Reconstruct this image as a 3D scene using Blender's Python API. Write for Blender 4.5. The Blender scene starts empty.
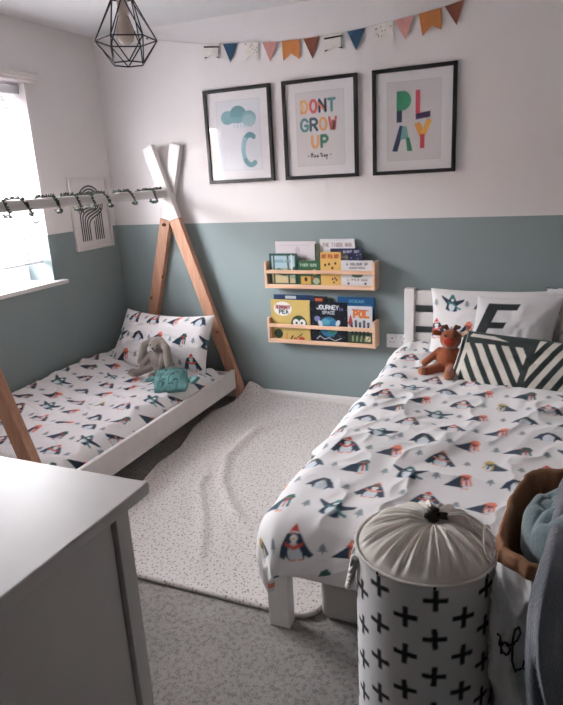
import bpy, bmesh, math, random
import numpy as np
from mathutils import Vector, Matrix
random.seed(5); rng = np.random.RandomState(7)
S = bpy.context.scene
COL = S.collection
PI = math.pi

# ------------------------------------------------------------------ helpers
def lin(c):
    return tuple(((v / 255) / 12.92 if v / 255 <= 0.04045 else ((v / 255 + 0.055) / 1.055) ** 2.4) for v in c)

def mat(name, rgb, rough=0.6, metal=0.0, bump=0.0, bscale=60, var=0.0, vscale=8, sheen=0.0, spec=0.4, attr=False, bdist=0.002, coat=0.0):
    m = bpy.data.materials.new(name); m.use_nodes = True
    nt = m.node_tree; b = nt.nodes['Principled BSDF']
    b.inputs['Roughness'].default_value = rough; b.inputs['Metallic'].default_value = metal
    b.inputs['Specular IOR Level'].default_value = spec
    b.inputs['Sheen Weight'].default_value = sheen
    b.inputs['Coat Weight'].default_value = coat
    base = lin(rgb) if rgb else (1, 1, 1)
    tc = nt.nodes.new('ShaderNodeTexCoord')
    src = None
    if attr:
        a = nt.nodes.new('ShaderNodeVertexColor'); a.layer_name = 'Col'; src = a.outputs['Color']
    else:
        b.inputs['Base Color'].default_value = (*base, 1)
    if var > 0:
        n = nt.nodes.new('ShaderNodeTexNoise'); n.inputs['Scale'].default_value = vscale; n.inputs['Detail'].default_value = 4
        nt.links.new(tc.outputs['Object'], n.inputs['Vector'])
        r = nt.nodes.new('ShaderNodeMapRange'); r.inputs['From Min'].default_value = .3; r.inputs['From Max'].default_value = .7
        r.inputs['To Min'].default_value = 1 - var; r.inputs['To Max'].default_value = 1 + var
        nt.links.new(n.outputs['Fac'], r.inputs['Value'])
        mx = nt.nodes.new('ShaderNodeMix'); mx.data_type = 'RGBA'; mx.blend_type = 'MULTIPLY'; mx.inputs[0].default_value = 1
        if src: nt.links.new(src, mx.inputs[6])
        else: mx.inputs[6].default_value = (*base, 1)
        nt.links.new(r.outputs['Result'], mx.inputs[7]); src = mx.outputs[2]
    if src: nt.links.new(src, b.inputs['Base Color'])
    if bump > 0:
        n = nt.nodes.new('ShaderNodeTexNoise'); n.inputs['Scale'].default_value = bscale; n.inputs['Detail'].default_value = 3
        nt.links.new(tc.outputs['Object'], n.inputs['Vector'])
        bp = nt.nodes.new('ShaderNodeBump'); bp.inputs['Strength'].default_value = bump; bp.inputs['Distance'].default_value = bdist
        nt.links.new(n.outputs['Fac'], bp.inputs['Height']); nt.links.new(bp.outputs['Normal'], b.inputs['Normal'])
    return m

def wood(name, c1, c2, axis='Z'):
    m = mat(name, c1, .5, spec=.35); nt = m.node_tree; b = nt.nodes['Principled BSDF']
    tc = nt.nodes.new('ShaderNodeTexCoord'); mp = nt.nodes.new('ShaderNodeMapping')
    mp.inputs['Scale'].default_value = {'Z': (22, 22, 1.6), 'X': (1.6, 22, 22), 'Y': (22, 1.6, 22)}[axis]
    nt.links.new(tc.outputs['Object'], mp.inputs['Vector'])
    n = nt.nodes.new('ShaderNodeTexNoise'); n.inputs['Scale'].default_value = 2.2; n.inputs['Detail'].default_value = 5; n.inputs['Distortion'].default_value = .6
    nt.links.new(mp.outputs[0], n.inputs['Vector'])
    rp = nt.nodes.new('ShaderNodeValToRGB'); rp.color_ramp.elements[0].position = .35; rp.color_ramp.elements[1].position = .68
    rp.color_ramp.elements[0].color = (*lin(c1), 1); rp.color_ramp.elements[1].color = (*lin(c2), 1)
    nt.links.new(n.outputs['Fac'], rp.inputs[0])
    v = nt.nodes.new('ShaderNodeTexVoronoi'); v.inputs['Scale'].default_value = 7.5      # knots
    nt.links.new(tc.outputs['Object'], v.inputs['Vector'])
    mr = nt.nodes.new('ShaderNodeMapRange'); mr.inputs['From Min'].default_value = .06; mr.inputs['From Max'].default_value = .13
    nt.links.new(v.outputs['Distance'], mr.inputs['Value'])
    mx = nt.nodes.new('ShaderNodeMix'); mx.data_type = 'RGBA'; mx.inputs[6].default_value = (*lin((112, 66, 40)), 1)
    nt.links.new(mr.outputs['Result'], mx.inputs[0]); nt.links.new(rp.outputs[0], mx.inputs[7])
    nt.links.new(mx.outputs[2], b.inputs['Base Color'])
    return m

def newobj(name, me, parent=None, m=None, smooth=False):
    o = bpy.data.objects.new(name, me); COL.objects.link(o)
    if m is not None:
        for k in (m if isinstance(m, (list, tuple)) else [m]): me.materials.append(k)
    if smooth: me.polygons.foreach_set('use_smooth', [True] * len(me.polygons))
    if parent is not None:
        o.parent = parent
        off = Vector((0, 0, 0)); p = parent
        while p is not None: off += p.location; p = p.parent
        me.transform(Matrix.Translation(-off))
    else:                                   # put the origin at the base centre
        n = len(me.vertices); co = np.empty(n * 3); me.vertices.foreach_get('co', co); co = co.reshape(-1, 3)
        c = Vector(((co[:, 0].min() + co[:, 0].max()) / 2, (co[:, 1].min() + co[:, 1].max()) / 2, co[:, 2].min()))
        me.transform(Matrix.Translation(-c)); o.location = c
    return o

def thing(name, label, cat, loc, group=None):
    o = bpy.data.objects.new(name, None); COL.objects.link(o); o.location = loc; o.empty_display_size = .05
    return tag(o, label, cat, group)

def tag(o, label, cat, group=None):
    o['label'] = label; o['category'] = cat
    if group: o['group'] = group
    return o

class MB:
    """a bmesh collecting shapes of ONE part, in world coordinates"""
    def __init__(s): s.bm = bmesh.new()
    def box(s, a, b, bev=0.0, seg=2, M=None, mi=0):
        a, b = Vector(a), Vector(b); c = (a + b) / 2; d = b - a
        t = bmesh.new(); bmesh.ops.create_cube(t, size=1)
        bmesh.ops.scale(t, vec=(abs(d.x), abs(d.y), abs(d.z)), verts=t.verts)
        if bev > 0: bmesh.ops.bevel(t, geom=t.edges[:], offset=bev, segments=seg, profile=.5, affect='EDGES')
        bmesh.ops.translate(t, vec=c, verts=t.verts)
        if M is not None: bmesh.ops.transform(t, matrix=M, verts=t.verts)
        for f in t.faces: f.material_index = mi
        s.merge(t); return s
    def merge(s, t):
        me = bpy.data.meshes.new('t'); t.to_mesh(me); t.free(); s.bm.from_mesh(me); bpy.data.meshes.remove(me)
    def tube(s, pts, r, n=8, closed=False, caps=True):
        pts = [Vector(p) for p in pts]; N = len(pts); rs = r if isinstance(r, (list, tuple)) else [r] * N
        rings = []; up = None
        for i, p in enumerate(pts):
            if closed: t = (pts[(i + 1) % N] - pts[i - 1])
            else: t = pts[min(i + 1, N - 1)] - pts[max(i - 1, 0)]
            t.normalize()
            if up is None: up = Vector((0, 0, 1)) if abs(t.z) < .9 else Vector((1, 0, 0))
            x = t.cross(up); x.normalize(); up = x.cross(t); up.normalize()
            rings.append([s.bm.verts.new(p + (x * math.cos(2 * PI * k / n) + up * math.sin(2 * PI * k / n)) * rs[i]) for k in range(n)])
        for i in range(N if closed else N - 1):
            A, B = rings[i], rings[(i + 1) % N]
            for k in range(n): s.bm.faces.new((A[k], A[(k + 1) % n], B[(k + 1) % n], B[k]))
        if not closed and caps:
            s.bm.faces.new(rings[0][::-1]); s.bm.faces.new(rings[-1])
        return s
    def lathe(s, prof, c, n=48):
        c = Vector(c); rings = []
        for (r, z) in prof:
            rings.append([s.bm.verts.new(c + Vector((r * math.cos(2 * PI * k / n), r * math.sin(2 * PI * k / n), z))) for k in range(n)])
        for A, B in zip(rings, rings[1:]):
            for k in range(n): s.bm.faces.new((A[k], A[(k + 1) % n], B[(k + 1) % n], B[k]))
        s.bm.faces.new(rings[0][::-1]); s.bm.faces.new(rings[-1]); return s
    def ell(s, c, r, M=None, sub=3):
        t = bmesh.new(); bmesh.ops.create_icosphere(t, subdivisions=sub, radius=1)
        bmesh.ops.scale(t, vec=r, verts=t.verts)
        if M is not None: bmesh.ops.transform(t, matrix=M.to_4x4(), verts=t.verts)
        bmesh.ops.translate(t, vec=c, verts=t.verts); s.merge(t); return s
    def limb(s, a, b, ra, rb, n=7):
        a, b = Vector(a), Vector(b)
        for i in range(n):
            f = i / (n - 1); r = ra + (rb - ra) * f; s.ell(a.lerp(b, f), (r, r, r), sub=2)
        return s
    def prism(s, pts, y0, y1, axis='Y'):
        """polygon in the XZ plane extruded along y"""
        A = [s.bm.verts.new((p[0], y0, p[1])) for p in pts]; B = [s.bm.verts.new((p[0], y1, p[1])) for p in pts]
        s.bm.faces.new(A); s.bm.faces.new(B[::-1])
        for i in range(len(pts)):
            j = (i + 1) % len(pts); s.bm.faces.new((A[j], A[i], B[i], B[j]))
        return s
    def build(s, name, m, parent=None, smooth=False, norm=True):
        if norm: bmesh.ops.recalc_face_normals(s.bm, faces=s.bm.faces[:])
        me = bpy.data.meshes.new(name); s.bm.to_mesh(me); s.bm.free()
        return newobj(name, me, parent, m, smooth)

def set_cols(me, cols):
    a = me.color_attributes.new('Col', 'FLOAT_COLOR', 'POINT')
    d = np.ones((len(me.vertices), 4), dtype=np.float32)
    c = np.clip(cols, 0, 1); d[:, :3] = np.where(c <= .04045, c / 12.92, ((c + .055) / 1.055) ** 2.4)
    a.data.foreach_set('color', d.ravel())

def grid(name, top, bot=None, cols=None, m=None, parent=None, wrap=False, rings=None):
    """top (ny,nx,3); a closed skin with bot when given; rings: extra boundary loops between them"""
    ny, nx = top.shape[:2]
    idx = np.arange(ny * nx).reshape(ny, nx)
    f = np.stack([idx[:-1, :-1], idx[:-1, 1:], idx[1:, 1:], idx[1:, :-1]], -1).reshape(-1, 4)
    V = [top.reshape(-1, 3)]; F = [f]
    if bot is not None:
        V.append(bot.reshape(-1, 3)); F.append(f[:, ::-1] + ny * nx)
        loop = np.concatenate([idx[0, :], idx[1:, -1], idx[-1, -2::-1], idx[-2:0:-1, 0]])
        nb = len(loop); prev = loop; base = 2 * ny * nx
        for rg in (rings or []):
            V.append(rg(top.reshape(-1, 3)[loop])); cur = base + np.arange(nb); base += nb
            F.append(np.stack([prev, cur, np.roll(cur, -1), np.roll(prev, -1)], -1)); prev = cur
        last = loop + ny * nx
        F.append(np.stack([prev, last, np.roll(last, -1), np.roll(prev, -1)], -1))
    V = np.concatenate(V); F = np.concatenate(F)
    me = bpy.data.meshes.new(name)
    me.vertices.add(len(V)); me.vertices.foreach_set('co', V.astype(np.float32).ravel())
    me.loops.add(F.size); me.loops.foreach_set('vertex_index', F.astype(np.int32).ravel())
    me.polygons.add(len(F)); me.polygons.foreach_set('loop_start', np.arange(0, F.size, 4, dtype=np.int32))
    me.update(calc_edges=True); me.validate()
    if cols is not None:
        c = cols.reshape(-1, 3); full = np.ones((len(V), 3)) * c[0]
        full[:len(c)] = c
        if bot is not None:
            full[len(c):2 * len(c)] = c
            k = 2 * len(c)
            while k < len(V): full[k:k + nb] = c[loop]; k += nb
        set_cols(me, full)
    return newobj(name, me, parent, m, True)

# noise
_L = rng.rand(64, 64)
def vnoise(x, y):
    xi = np.floor(x).astype(int); yi = np.floor(y).astype(int); fx = x - xi; fy = y - yi
    fx = fx * fx * (3 - 2 * fx); fy = fy * fy * (3 - 2 * fy)
    g = lambda a, b: _L[a % 64, b % 64]
    return (g(xi, yi) * (1 - fx) + g(xi + 1, yi) * fx) * (1 - fy) + (g(xi, yi + 1) * (1 - fx) + g(xi + 1, yi + 1) * fx) * fy
def fbm(x, y, o=3):
    s = 0; a = .5; t = 0
    for k in range(o): s = s + a * vnoise(x * 2 ** k + 13.1 * k, y * 2 ** k + 7.7 * k); t += a; a *= .5
    return s / t - .5
def ridges(x, y): return 1 - np.abs(fbm(x, y, 3)) * 4
def sst(a, b, x): t = np.clip((x - a) / (b - a), 0, 1); return t * t * (3 - 2 * t)

# ------------------------------------------------------------------ painting of printed surfaces (into vertex colours)
FONT = {'A': '0,0 .5,1 1,0;.2,.38 .8,.38', 'B': '0,0 0,1 .7,1 .85,.75 .7,.53 0,.53;.7,.53 1,.28 .75,0 0,0', 'C': '1,.8 .7,1 .3,1 0,.7 0,.3 .3,0 .7,0 1,.2',
 'D': '0,0 0,1 .6,1 1,.65 1,.35 .6,0 0,0', 'E': '1,0 0,0 0,1 1,1;0,.52 .8,.52', 'F': '0,0 0,1 1,1;0,.52 .8,.52', 'G': '1,.8 .7,1 .3,1 0,.7 0,.3 .3,0 .8,0 1,.2 1,.45 .6,.45',
 'H': '0,0 0,1;1,0 1,1;0,.5 1,.5', 'I': '.5,0 .5,1', 'J': '1,1 1,.25 .7,0 .3,0 0,.25', 'K': '0,0 0,1;1,1 0,.45 1,0', 'L': '0,1 0,0 1,0', 'M': '0,0 0,1 .5,.4 1,1 1,0',
 'N': '0,0 0,1 1,0 1,1', 'O': '.3,0 0,.3 0,.7 .3,1 .7,1 1,.7 1,.3 .7,0 .3,0', 'P': '0,0 0,1 .7,1 1,.8 1,.62 .7,.45 0,.45', 'R': '0,0 0,1 .7,1 1,.8 1,.62 .7,.47 0,.47;.5,.47 1,0',
 'S': '1,.85 .7,1 .3,1 0,.8 .2,.55 .8,.45 1,.2 .7,0 .3,0 0,.15', 'T': '.5,0 .5,1;0,1 1,1', 'U': '0,1 0,.3 .3,0 .7,0 1,.3 1,1', 'V': '0,1 .5,0 1,1', 'W': '0,1 .25,0 .5,.7 .75,0 1,1',
 'X': '0,0 1,1;0,1 1,0', 'Y': '0,1 .5,.5 1,1;.5,.5 .5,0', 'Z': '0,1 1,1 0,0 1,0', "'": '.5,1 .4,.75', '-': '.1,.5 .9,.5'}

class Canvas:
    def __init__(s, w, h, res, bg):
        s.w, s.h, s.res = w, h, res; s.nx = int(round(w / res)); s.ny = int(round(h / res))
        s.a = np.ones((s.ny, s.nx, 3)) * (np.array(bg) / 255.)
    def _win(s, x0, x1, y0, y1):
        i0 = max(0, int(x0 / s.res) - 1); i1 = min(s.nx, int(x1 / s.res) + 2); j0 = max(0, int(y0 / s.res) - 1); j1 = min(s.ny, int(y1 / s.res) + 2)
        if i1 <= i0 or j1 <= j0: return None
        X, Y = np.meshgrid((np.arange(i0, i1) + .5) * s.res, (np.arange(j0, j1) + .5) * s.res)
        return (slice(j0, j1), slice(i0, i1)), X, Y
    def _put(s, w, m, c, al=1):
        v = s.a[w[0]]; v[m] = v[m] * (1 - al) + np.array(c) / 255. * al
    def poly(s, P, c, al=1):
        P = np.array(P, float); w = s._win(P[:, 0].min(), P[:, 0].max(), P[:, 1].min(), P[:, 1].max())
        if w is None: return
        _, X, Y = w; m = np.zeros(X.shape, bool); n = len(P)
        for i in range(n):
            x0, y0 = P[i]; x1, y1 = P[(i + 1) % n]
            if y0 == y1: continue
            m ^= ((Y >= y0) != (Y >= y1)) & (X < (x1 - x0) * (Y - y0) / (y1 - y0) + x0)
        s._put(w, m, c, al)
    def rect(s, x0, y0, x1, y1, c, al=1): s.poly([(x0, y0), (x1, y0), (x1, y1), (x0, y1)], c, al)
    def ell(s, x, y, rx, ry, c, ang=0, al=1):
        R = max(rx, ry); w = s._win(x - R, x + R, y - R, y + R)
        if w is None: return
        _, X, Y = w; ca, sa = math.cos(ang), math.sin(ang); u = (X - x) * ca + (Y - y) * sa; v = -(X - x) * sa + (Y - y) * ca
        s._put(w, (u / rx) ** 2 + (v / ry) ** 2 <= 1, c, al)
    def line(s, P, wd, c, al=1):
        for (x0, y0), (x1, y1) in zip(P, P[1:]):
            w = s._win(min(x0, x1) - wd, max(x0, x1) + wd, min(y0, y1) - wd, max(y0, y1) + wd)
            if w is None: continue
            _, X, Y = w; dx, dy = x1 - x0, y1 - y0; L = dx * dx + dy * dy + 1e-12
            t = np.clip(((X - x0) * dx + (Y - y0) * dy) / L, 0, 1)
            s._put(w, (X - x0 - t * dx) ** 2 + (Y - y0 - t * dy) ** 2 <= (wd / 2) ** 2, c, al)
    def text(s, st, x, y, cw, ch, wd, c, gap=.35, center=True, tilt=0):
        W = len(st) * cw * (1 + gap) - cw * gap
        if center: x = x - W / 2
        for k, L in enumerate(st):
            cc = c[k % len(c)] if isinstance(c, list) else c
            for pl in FONT.get(L, '').split(';'):
                if not pl: continue
                P = [tuple(map(float, q.split(','))) for q in pl.split()]
                s.line([(x + cw * p[0] + tilt * ch * p[1], y + ch * p[1]) for p in P], wd, cc)
            x += cw * (1 + gap)
    def sample(s, u, v, wrap=False, blur=1):
        a = s.a
        if blur:
            k = a.copy(); n = 1
            for d in ((0, 1), (0, -1), (1, 0), (-1, 0)):
                k += np.roll(a, d, (0, 1)) if wrap else a[np.clip(np.arange(s.ny) + d[0], 0, s.ny - 1)][:, np.clip(np.arange(s.nx) + d[1], 0, s.nx - 1)]; n += 1
            a = k / n
        i = u / s.res - .5; j = v / s.res - .5
        i0 = np.floor(i).astype(int); j0 = np.floor(j).astype(int); fi = (i - i0)[..., None]; fj = (j - j0)[..., None]
        if wrap: A = lambda jj, ii: a[jj % s.ny, ii % s.nx]
        else: A = lambda jj, ii: a[np.clip(jj, 0, s.ny - 1), np.clip(ii, 0, s.nx - 1)]
        return (A(j0, i0) * (1 - fi) + A(j0, i0 + 1) * fi) * (1 - fj) + (A(j0 + 1, i0) * (1 - fi) + A(j0 + 1, i0 + 1) * fi) * fj

# penguin print, one repeat
WHT = (226, 222, 221); NAVY = (36, 54, 74); TEAL = (66, 122, 122); RED = (206, 74, 62); CORAL = (228, 132, 104); GRY = (136, 143, 148); BELLY = (205, 210, 216); MUST = (206, 168, 96); DGRN = (44, 92, 84)
TW, TH = .70, .58
def penguins():
    C = Canvas(TW, TH, .0018, WHT)
    def tr(x, y, s, a=0, fl=1):
        ca, sa = math.cos(a), math.sin(a)
        return lambda pts: [(x + s * (fl * p[0] * ca - p[1] * sa), y + s * (fl * p[0] * sa + p[1] * ca)) for p in pts]
    def wrapd(fn):
        for dx in (-TW, 0, TW):
            for dy in (-TH, 0, TH): fn(dx, dy)
    def front(x, y, s, a, hat):
        T = tr(x, y, s, a)
        C.poly(T([(-.56, -.34), (-.42, -.02), (-.24, .3), (-.12, .42), (.12, .42), (.24, .3), (.42, -.02), (.56, -.34), (.4, -.44), (.3, -.3), (.24, -.46), (-.24, -.46), (-.3, -.3), (-.4, -.44)]), NAVY)
        C.poly(T([(-.22, -.47), (-.24, -.2), (-.14, .08), (0, .16), (.14, .08), (.24, -.2), (.22, -.47)]), BELLY)
        C.ell(*T([(0, .22)])[0], .13 * s, .1 * s, (232, 226, 222), a)
        C.line(T([(-.04, .2), (.04, .2)]), .05 * s, MUST)
        C.line(T([(-.22, -.48), (-.06, -.48)]), .06 * s, CORAL); C.line(T([(.06, -.48), (.22, -.48)]), .06 * s, CORAL)
        if hat == 1:
            C.poly(T([(-.2, .34), (.2, .34), (.1, .54), (-.1, .54)]), DGRN); C.line(T([(-.17, .4), (.17, .4)]), .05 * s, RED); C.ell(*T([(0, .6)])[0], .08 * s, .07 * s, CORAL)
            C.line(T([(-.26, .06), (0, -.02), (.28, .04)]), .1 * s, CORAL)
        if hat == 2:
            C.poly(T([(-.2, .34), (.2, .34), (.05, .62)]), RED); C.line(T([(-.16, .38), (.16, .38)]), .05 * s, WHT); C.line(T([(-.26, .06), (0, -.04), (.26, .06)]), .1 * s, RED)
    def side(x, y, s, a, fl, pal):
        T = tr(x, y, s, a, fl)
        C.poly(T([(-.62, -.3), (-.3, .02), (-.02, .3), (.2, .32), (.3, .02), (.26, -.3), (.1, -.42), (-.2, -.36)]), NAVY)
        C.poly(T([(.02, -.4), (.06, .02), (.28, .1), (.34, -.22), (.24, -.42)]), BELLY)
        C.poly(T([(-.1, .24), (.04, .46), (.24, .5), (.36, .3), (.3, .16)]), pal[0])
        for k in range(3): C.line(T([(.02 + .12 * k, .14), (.0 + .16 * k, -.26)]), .075 * s, pal[k % 2])
        C.line(T([(-.08, .27), (.3, .2)]), .05 * s, pal[1])
        C.line(T([(-.02, -.46), (.2, -.47)]), .05 * s, CORAL)
    def wings(x, y, s, a):
        T = tr(x, y, s, a)
        C.poly(T([(-.2, .2), (-.66, .4), (-.6, .26), (-.28, -.06)]), NAVY); C.poly(T([(.2, .2), (.66, .4), (.62, .24), (.28, -.06)]), NAVY)
        C.poly(T([(-.24, .16), (-.14, .36), (.14, .36), (.24, .16), (.34, -.36), (.2, -.42), (-.2, -.42), (-.34, -.36)]), NAVY)
        C.ell(*T([(0, -.16)])[0], .18 * s, .26 * s, BELLY, a); C.ell(*T([(0, .22)])[0], .1 * s, .08 * s, (232, 226, 222), a)
        C.poly(T([(-.16, .3), (.16, .3), (.06, .54), (-.08, .54)]), TEAL); C.line(T([(-.22, .06), (.1, .02), (.36, -.2), (.5, -.22)]), .11 * s, TEAL)
    def plain(x, y, s, a):
        T = tr(x, y, s, a)
        C.poly(T([(-.58, -.28), (-.36, .14), (-.12, .38), (.12, .38), (.36, .14), (.58, -.28), (.34, -.22), (.24, -.4), (-.24, -.4), (-.34, -.22)]), NAVY)
        C.poly(T([(-.22, -.42), (-.24, -.1), (-.08, .14), (.08, .14), (.24, -.1), (.22, -.42)]), BELLY); C.line(T([(-.05, .2), (.05, .2)]), .06 * s, MUST)
    def tree(x, y, s):
        T = tr(x, y, s)
        for k in range(3): C.poly(T([(-.5 + .1 * k, -.25 + .27 * k), (.5 - .1 * k, -.25 + .27 * k), (0, .2 + .27 * k)]), GRY)
        C.line(T([(0, -.25), (0, -.5)]), .14 * s, GRY)
    r = random.Random(4); kinds = [3, 0, 4, 1, 5, 2, 1, 3, 4, 1, 0, 6, 2, 3, 1, 5]
    for j in range(4):
        for i in range(4):
            x = .06 + .175 * i + (.0875 if j % 2 else 0); y = .08 + .145 * j; k = kinds[j * 4 + i]; a = r.uniform(-.15, .15); s = .094 * r.uniform(.95, 1.1)
            def f(dx, dy):
                X, Y = x + dx, y + dy
                if k == 0: front(X, Y, s, a, 1)
                elif k == 1: side(X, Y, s, a, 1, (CORAL, RED))
                elif k == 2: wings(X, Y, s, a)
                elif k == 3: plain(X, Y, s, a)
                elif k == 4: front(X, Y, s, a, 2)
                elif k == 5: side(X, Y, s, a, 1, (DGRN, RED))
                else: side(X, Y, s, a, -1, (MUST, DGRN))
            wrapd(f)
            tx, ty = x + .088 + r.uniform(-.01, .01), y + r.uniform(-.012, .012)
            wrapd(lambda dx, dy: tree(tx + dx, ty + dy, .034))
    return C
PENG = penguins()

# ------------------------------------------------------------------ materials
M = {}
M['white_wall'] = mat('white wall paint', (223, 218, 217), .75, bump=.08, bscale=220, var=.015, vscale=3)
M['teal_wall'] = mat('sage teal wall paint', (136, 149, 149), .7, bump=.08, bscale=220, var=.02, vscale=3)
M['ceiling'] = mat('ceiling paint', (218, 217, 218), .8, bump=.06, bscale=160)
M['white'] = mat('white satin paint', (224, 219, 217), .42, bump=.04, bscale=120, var=.02, vscale=10)
M['white_worn'] = mat('white painted timber', (216, 210, 207), .5, bump=.12, bscale=90, var=.04, vscale=14)
M['upvc'] = mat('white window frame', (232, 234, 238), .3)
M['slat'] = mat('white blind slats', (226, 226, 230), .45)
M['cord_w'] = mat('pale cord', (206, 200, 194), .8, bump=.4, bscale=400)
M['pine'] = wood('oiled pine', (176, 128, 102), (196, 152, 124))
M['pale_pine'] = wood('pale pine', (214, 172, 142), (226, 190, 162), 'X')
M['black'] = mat('black frame paint', (30, 29, 30), .4, var=.1, vscale=30)
M['wire'] = mat('black wire', (24, 24, 26), .45)
M['print'] = mat('printed paper', None, .65, attr=True)
M['cover'] = mat('glossy book cover', None, .35, attr=True)
M['fabric'] = mat('printed cotton', None, .9, sheen=.15, bump=.25, bscale=500, attr=True, bdist=.0006)
M['canvas'] = mat('printed canvas', None, .85, bump=.3, bscale=420, attr=True, bdist=.0006)
M['linen'] = mat('natural linen', (206, 199, 190), .92, sheen=.1, bump=.3, bscale=380, bdist=.0008)
M['sheet'] = mat('white sheet', (216, 212, 210), .9, bump=.3, bscale=60)
M['paper'] = mat('book pages', (226, 220, 205), .8)
M['brass'] = mat('dark metal stopper', (58, 52, 46), .35, metal=.7)
M['bulbglass'] = mat('cloudy bulb', (205, 186, 172), .15, spec=.6)
M['holder'] = mat('lamp holder', (190, 176, 166), .5)
M['leaf'] = mat('garland leaves', (58, 68, 60), .7, var=.25, vscale=60)
M['stem'] = mat('garland wire', (62, 68, 58), .7)
M['bunny'] = mat('grey plush', (140, 128, 120), .95, sheen=.5, bump=.9, bscale=170, var=.1, vscale=90, bdist=.004)
M['deer'] = mat('rust plush', (146, 76, 42), .95, sheen=.4, bump=.9, bscale=170, var=.12, vscale=90, bdist=.004)
M['deer_d'] = mat('dark brown felt', (84, 52, 40), .95, bump=.5, bscale=200)
M['deer_n'] = mat('red felt', (166, 52, 30), .9, bump=.5, bscale=200)
M['deer_l'] = mat('cream plush', (205, 168, 138), .95, sheen=.4, bump=.7, bscale=170, bdist=.003)
M['deer_f'] = mat('tan plush', (166, 108, 78), .95, sheen=.4, bump=.7, bscale=170, bdist=.003)
M['ink'] = mat('dark stitched thread', (30, 34, 40), .7)
M['plastic'] = mat('frosted plastic', (172, 168, 164), .3, spec=.5)
M['tyvek'] = mat('white crumpled paper', (214, 212, 212), .6, bump=.5, bscale=22, bdist=.008)
M['kraft'] = mat('brown kraft lining', (140, 98, 70), .8, bump=.3, bscale=60)
M['bluknit'] = mat('blue-green fleece', (112, 130, 134), .95, sheen=.4, bump=.8, bscale=150, bdist=.003)
M['greyfleece'] = mat('slate fleece', (100, 104, 112), .95, sheen=.6, bump=.9, bscale=140, var=.1, vscale=12, bdist=.003)
M['dark'] = mat('dark slots', (30, 30, 32), .7)

def carpet():
    m = mat('grey carpet', (150, 144, 140), .98, sheen=.2, spec=.1); nt = m.node_tree; b = nt.nodes['Principled BSDF']
    tc = nt.nodes.new('ShaderNodeTexCoord')
    n1 = nt.nodes.new('ShaderNodeTexNoise'); n1.inputs['Scale'].default_value = 190; n1.inputs['Detail'].default_value = 2
    n2 = nt.nodes.new('ShaderNodeTexNoise'); n2.inputs['Scale'].default_value = 7; n2.inputs['Detail'].default_value = 3
    n3 = nt.nodes.new('ShaderNodeTexNoise'); n3.inputs['Scale'].default_value = 60; n3.inputs['Detail'].default_value = 3
    for n in (n1, n2, n3): nt.links.new(tc.outputs['Object'], n.inputs['Vector'])
    ad = nt.nodes.new('ShaderNodeMath'); ad.operation = 'MULTIPLY_ADD'; ad.inputs[1].default_value = .9
    nt.links.new(n1.outputs['Fac'], ad.inputs[0]); nt.links.new(n3.outputs['Fac'], ad.inputs[2])
    rp = nt.nodes.new('ShaderNodeValToRGB'); rp.color_ramp.elements[0].position = .75; rp.color_ramp.elements[1].position = 1.15
    rp.color_ramp.elements[0].color = (*lin((118, 113, 110)), 1); rp.color_ramp.elements[1].color = (*lin((152, 146, 142)), 1)
    nt.links.new(ad.outputs[0], rp.inputs[0])
    mx = nt.nodes.new('ShaderNodeMix'); mx.data_type = 'RGBA'; mx.blend_type = 'MULTIPLY'; mx.inputs[0].default_value = 1
    mr = nt.nodes.new('ShaderNodeMapRange'); mr.inputs['From Min'].default_value = .3; mr.inputs['From Max'].default_value = .7; mr.inputs['To Min'].default_value = .88; mr.inputs['To Max'].default_value = 1.08
    nt.links.new(n2.outputs['Fac'], mr.inputs['Value']); nt.links.new(rp.outputs[0], mx.inputs[6]); nt.links.new(mr.outputs[0], mx.inputs[7])
    nt.links.new(mx.outputs[2], b.inputs['Base Color'])
    bp = nt.nodes.new('ShaderNodeBump'); bp.inputs['Strength'].default_value = .8; bp.inputs['Distance'].default_value = .006
    nt.links.new(ad.outputs[0], bp.inputs['Height']); nt.links.new(bp.outputs[0], b.inputs['Normal'])
    return m
M['carpet'] = carpet()

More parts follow.
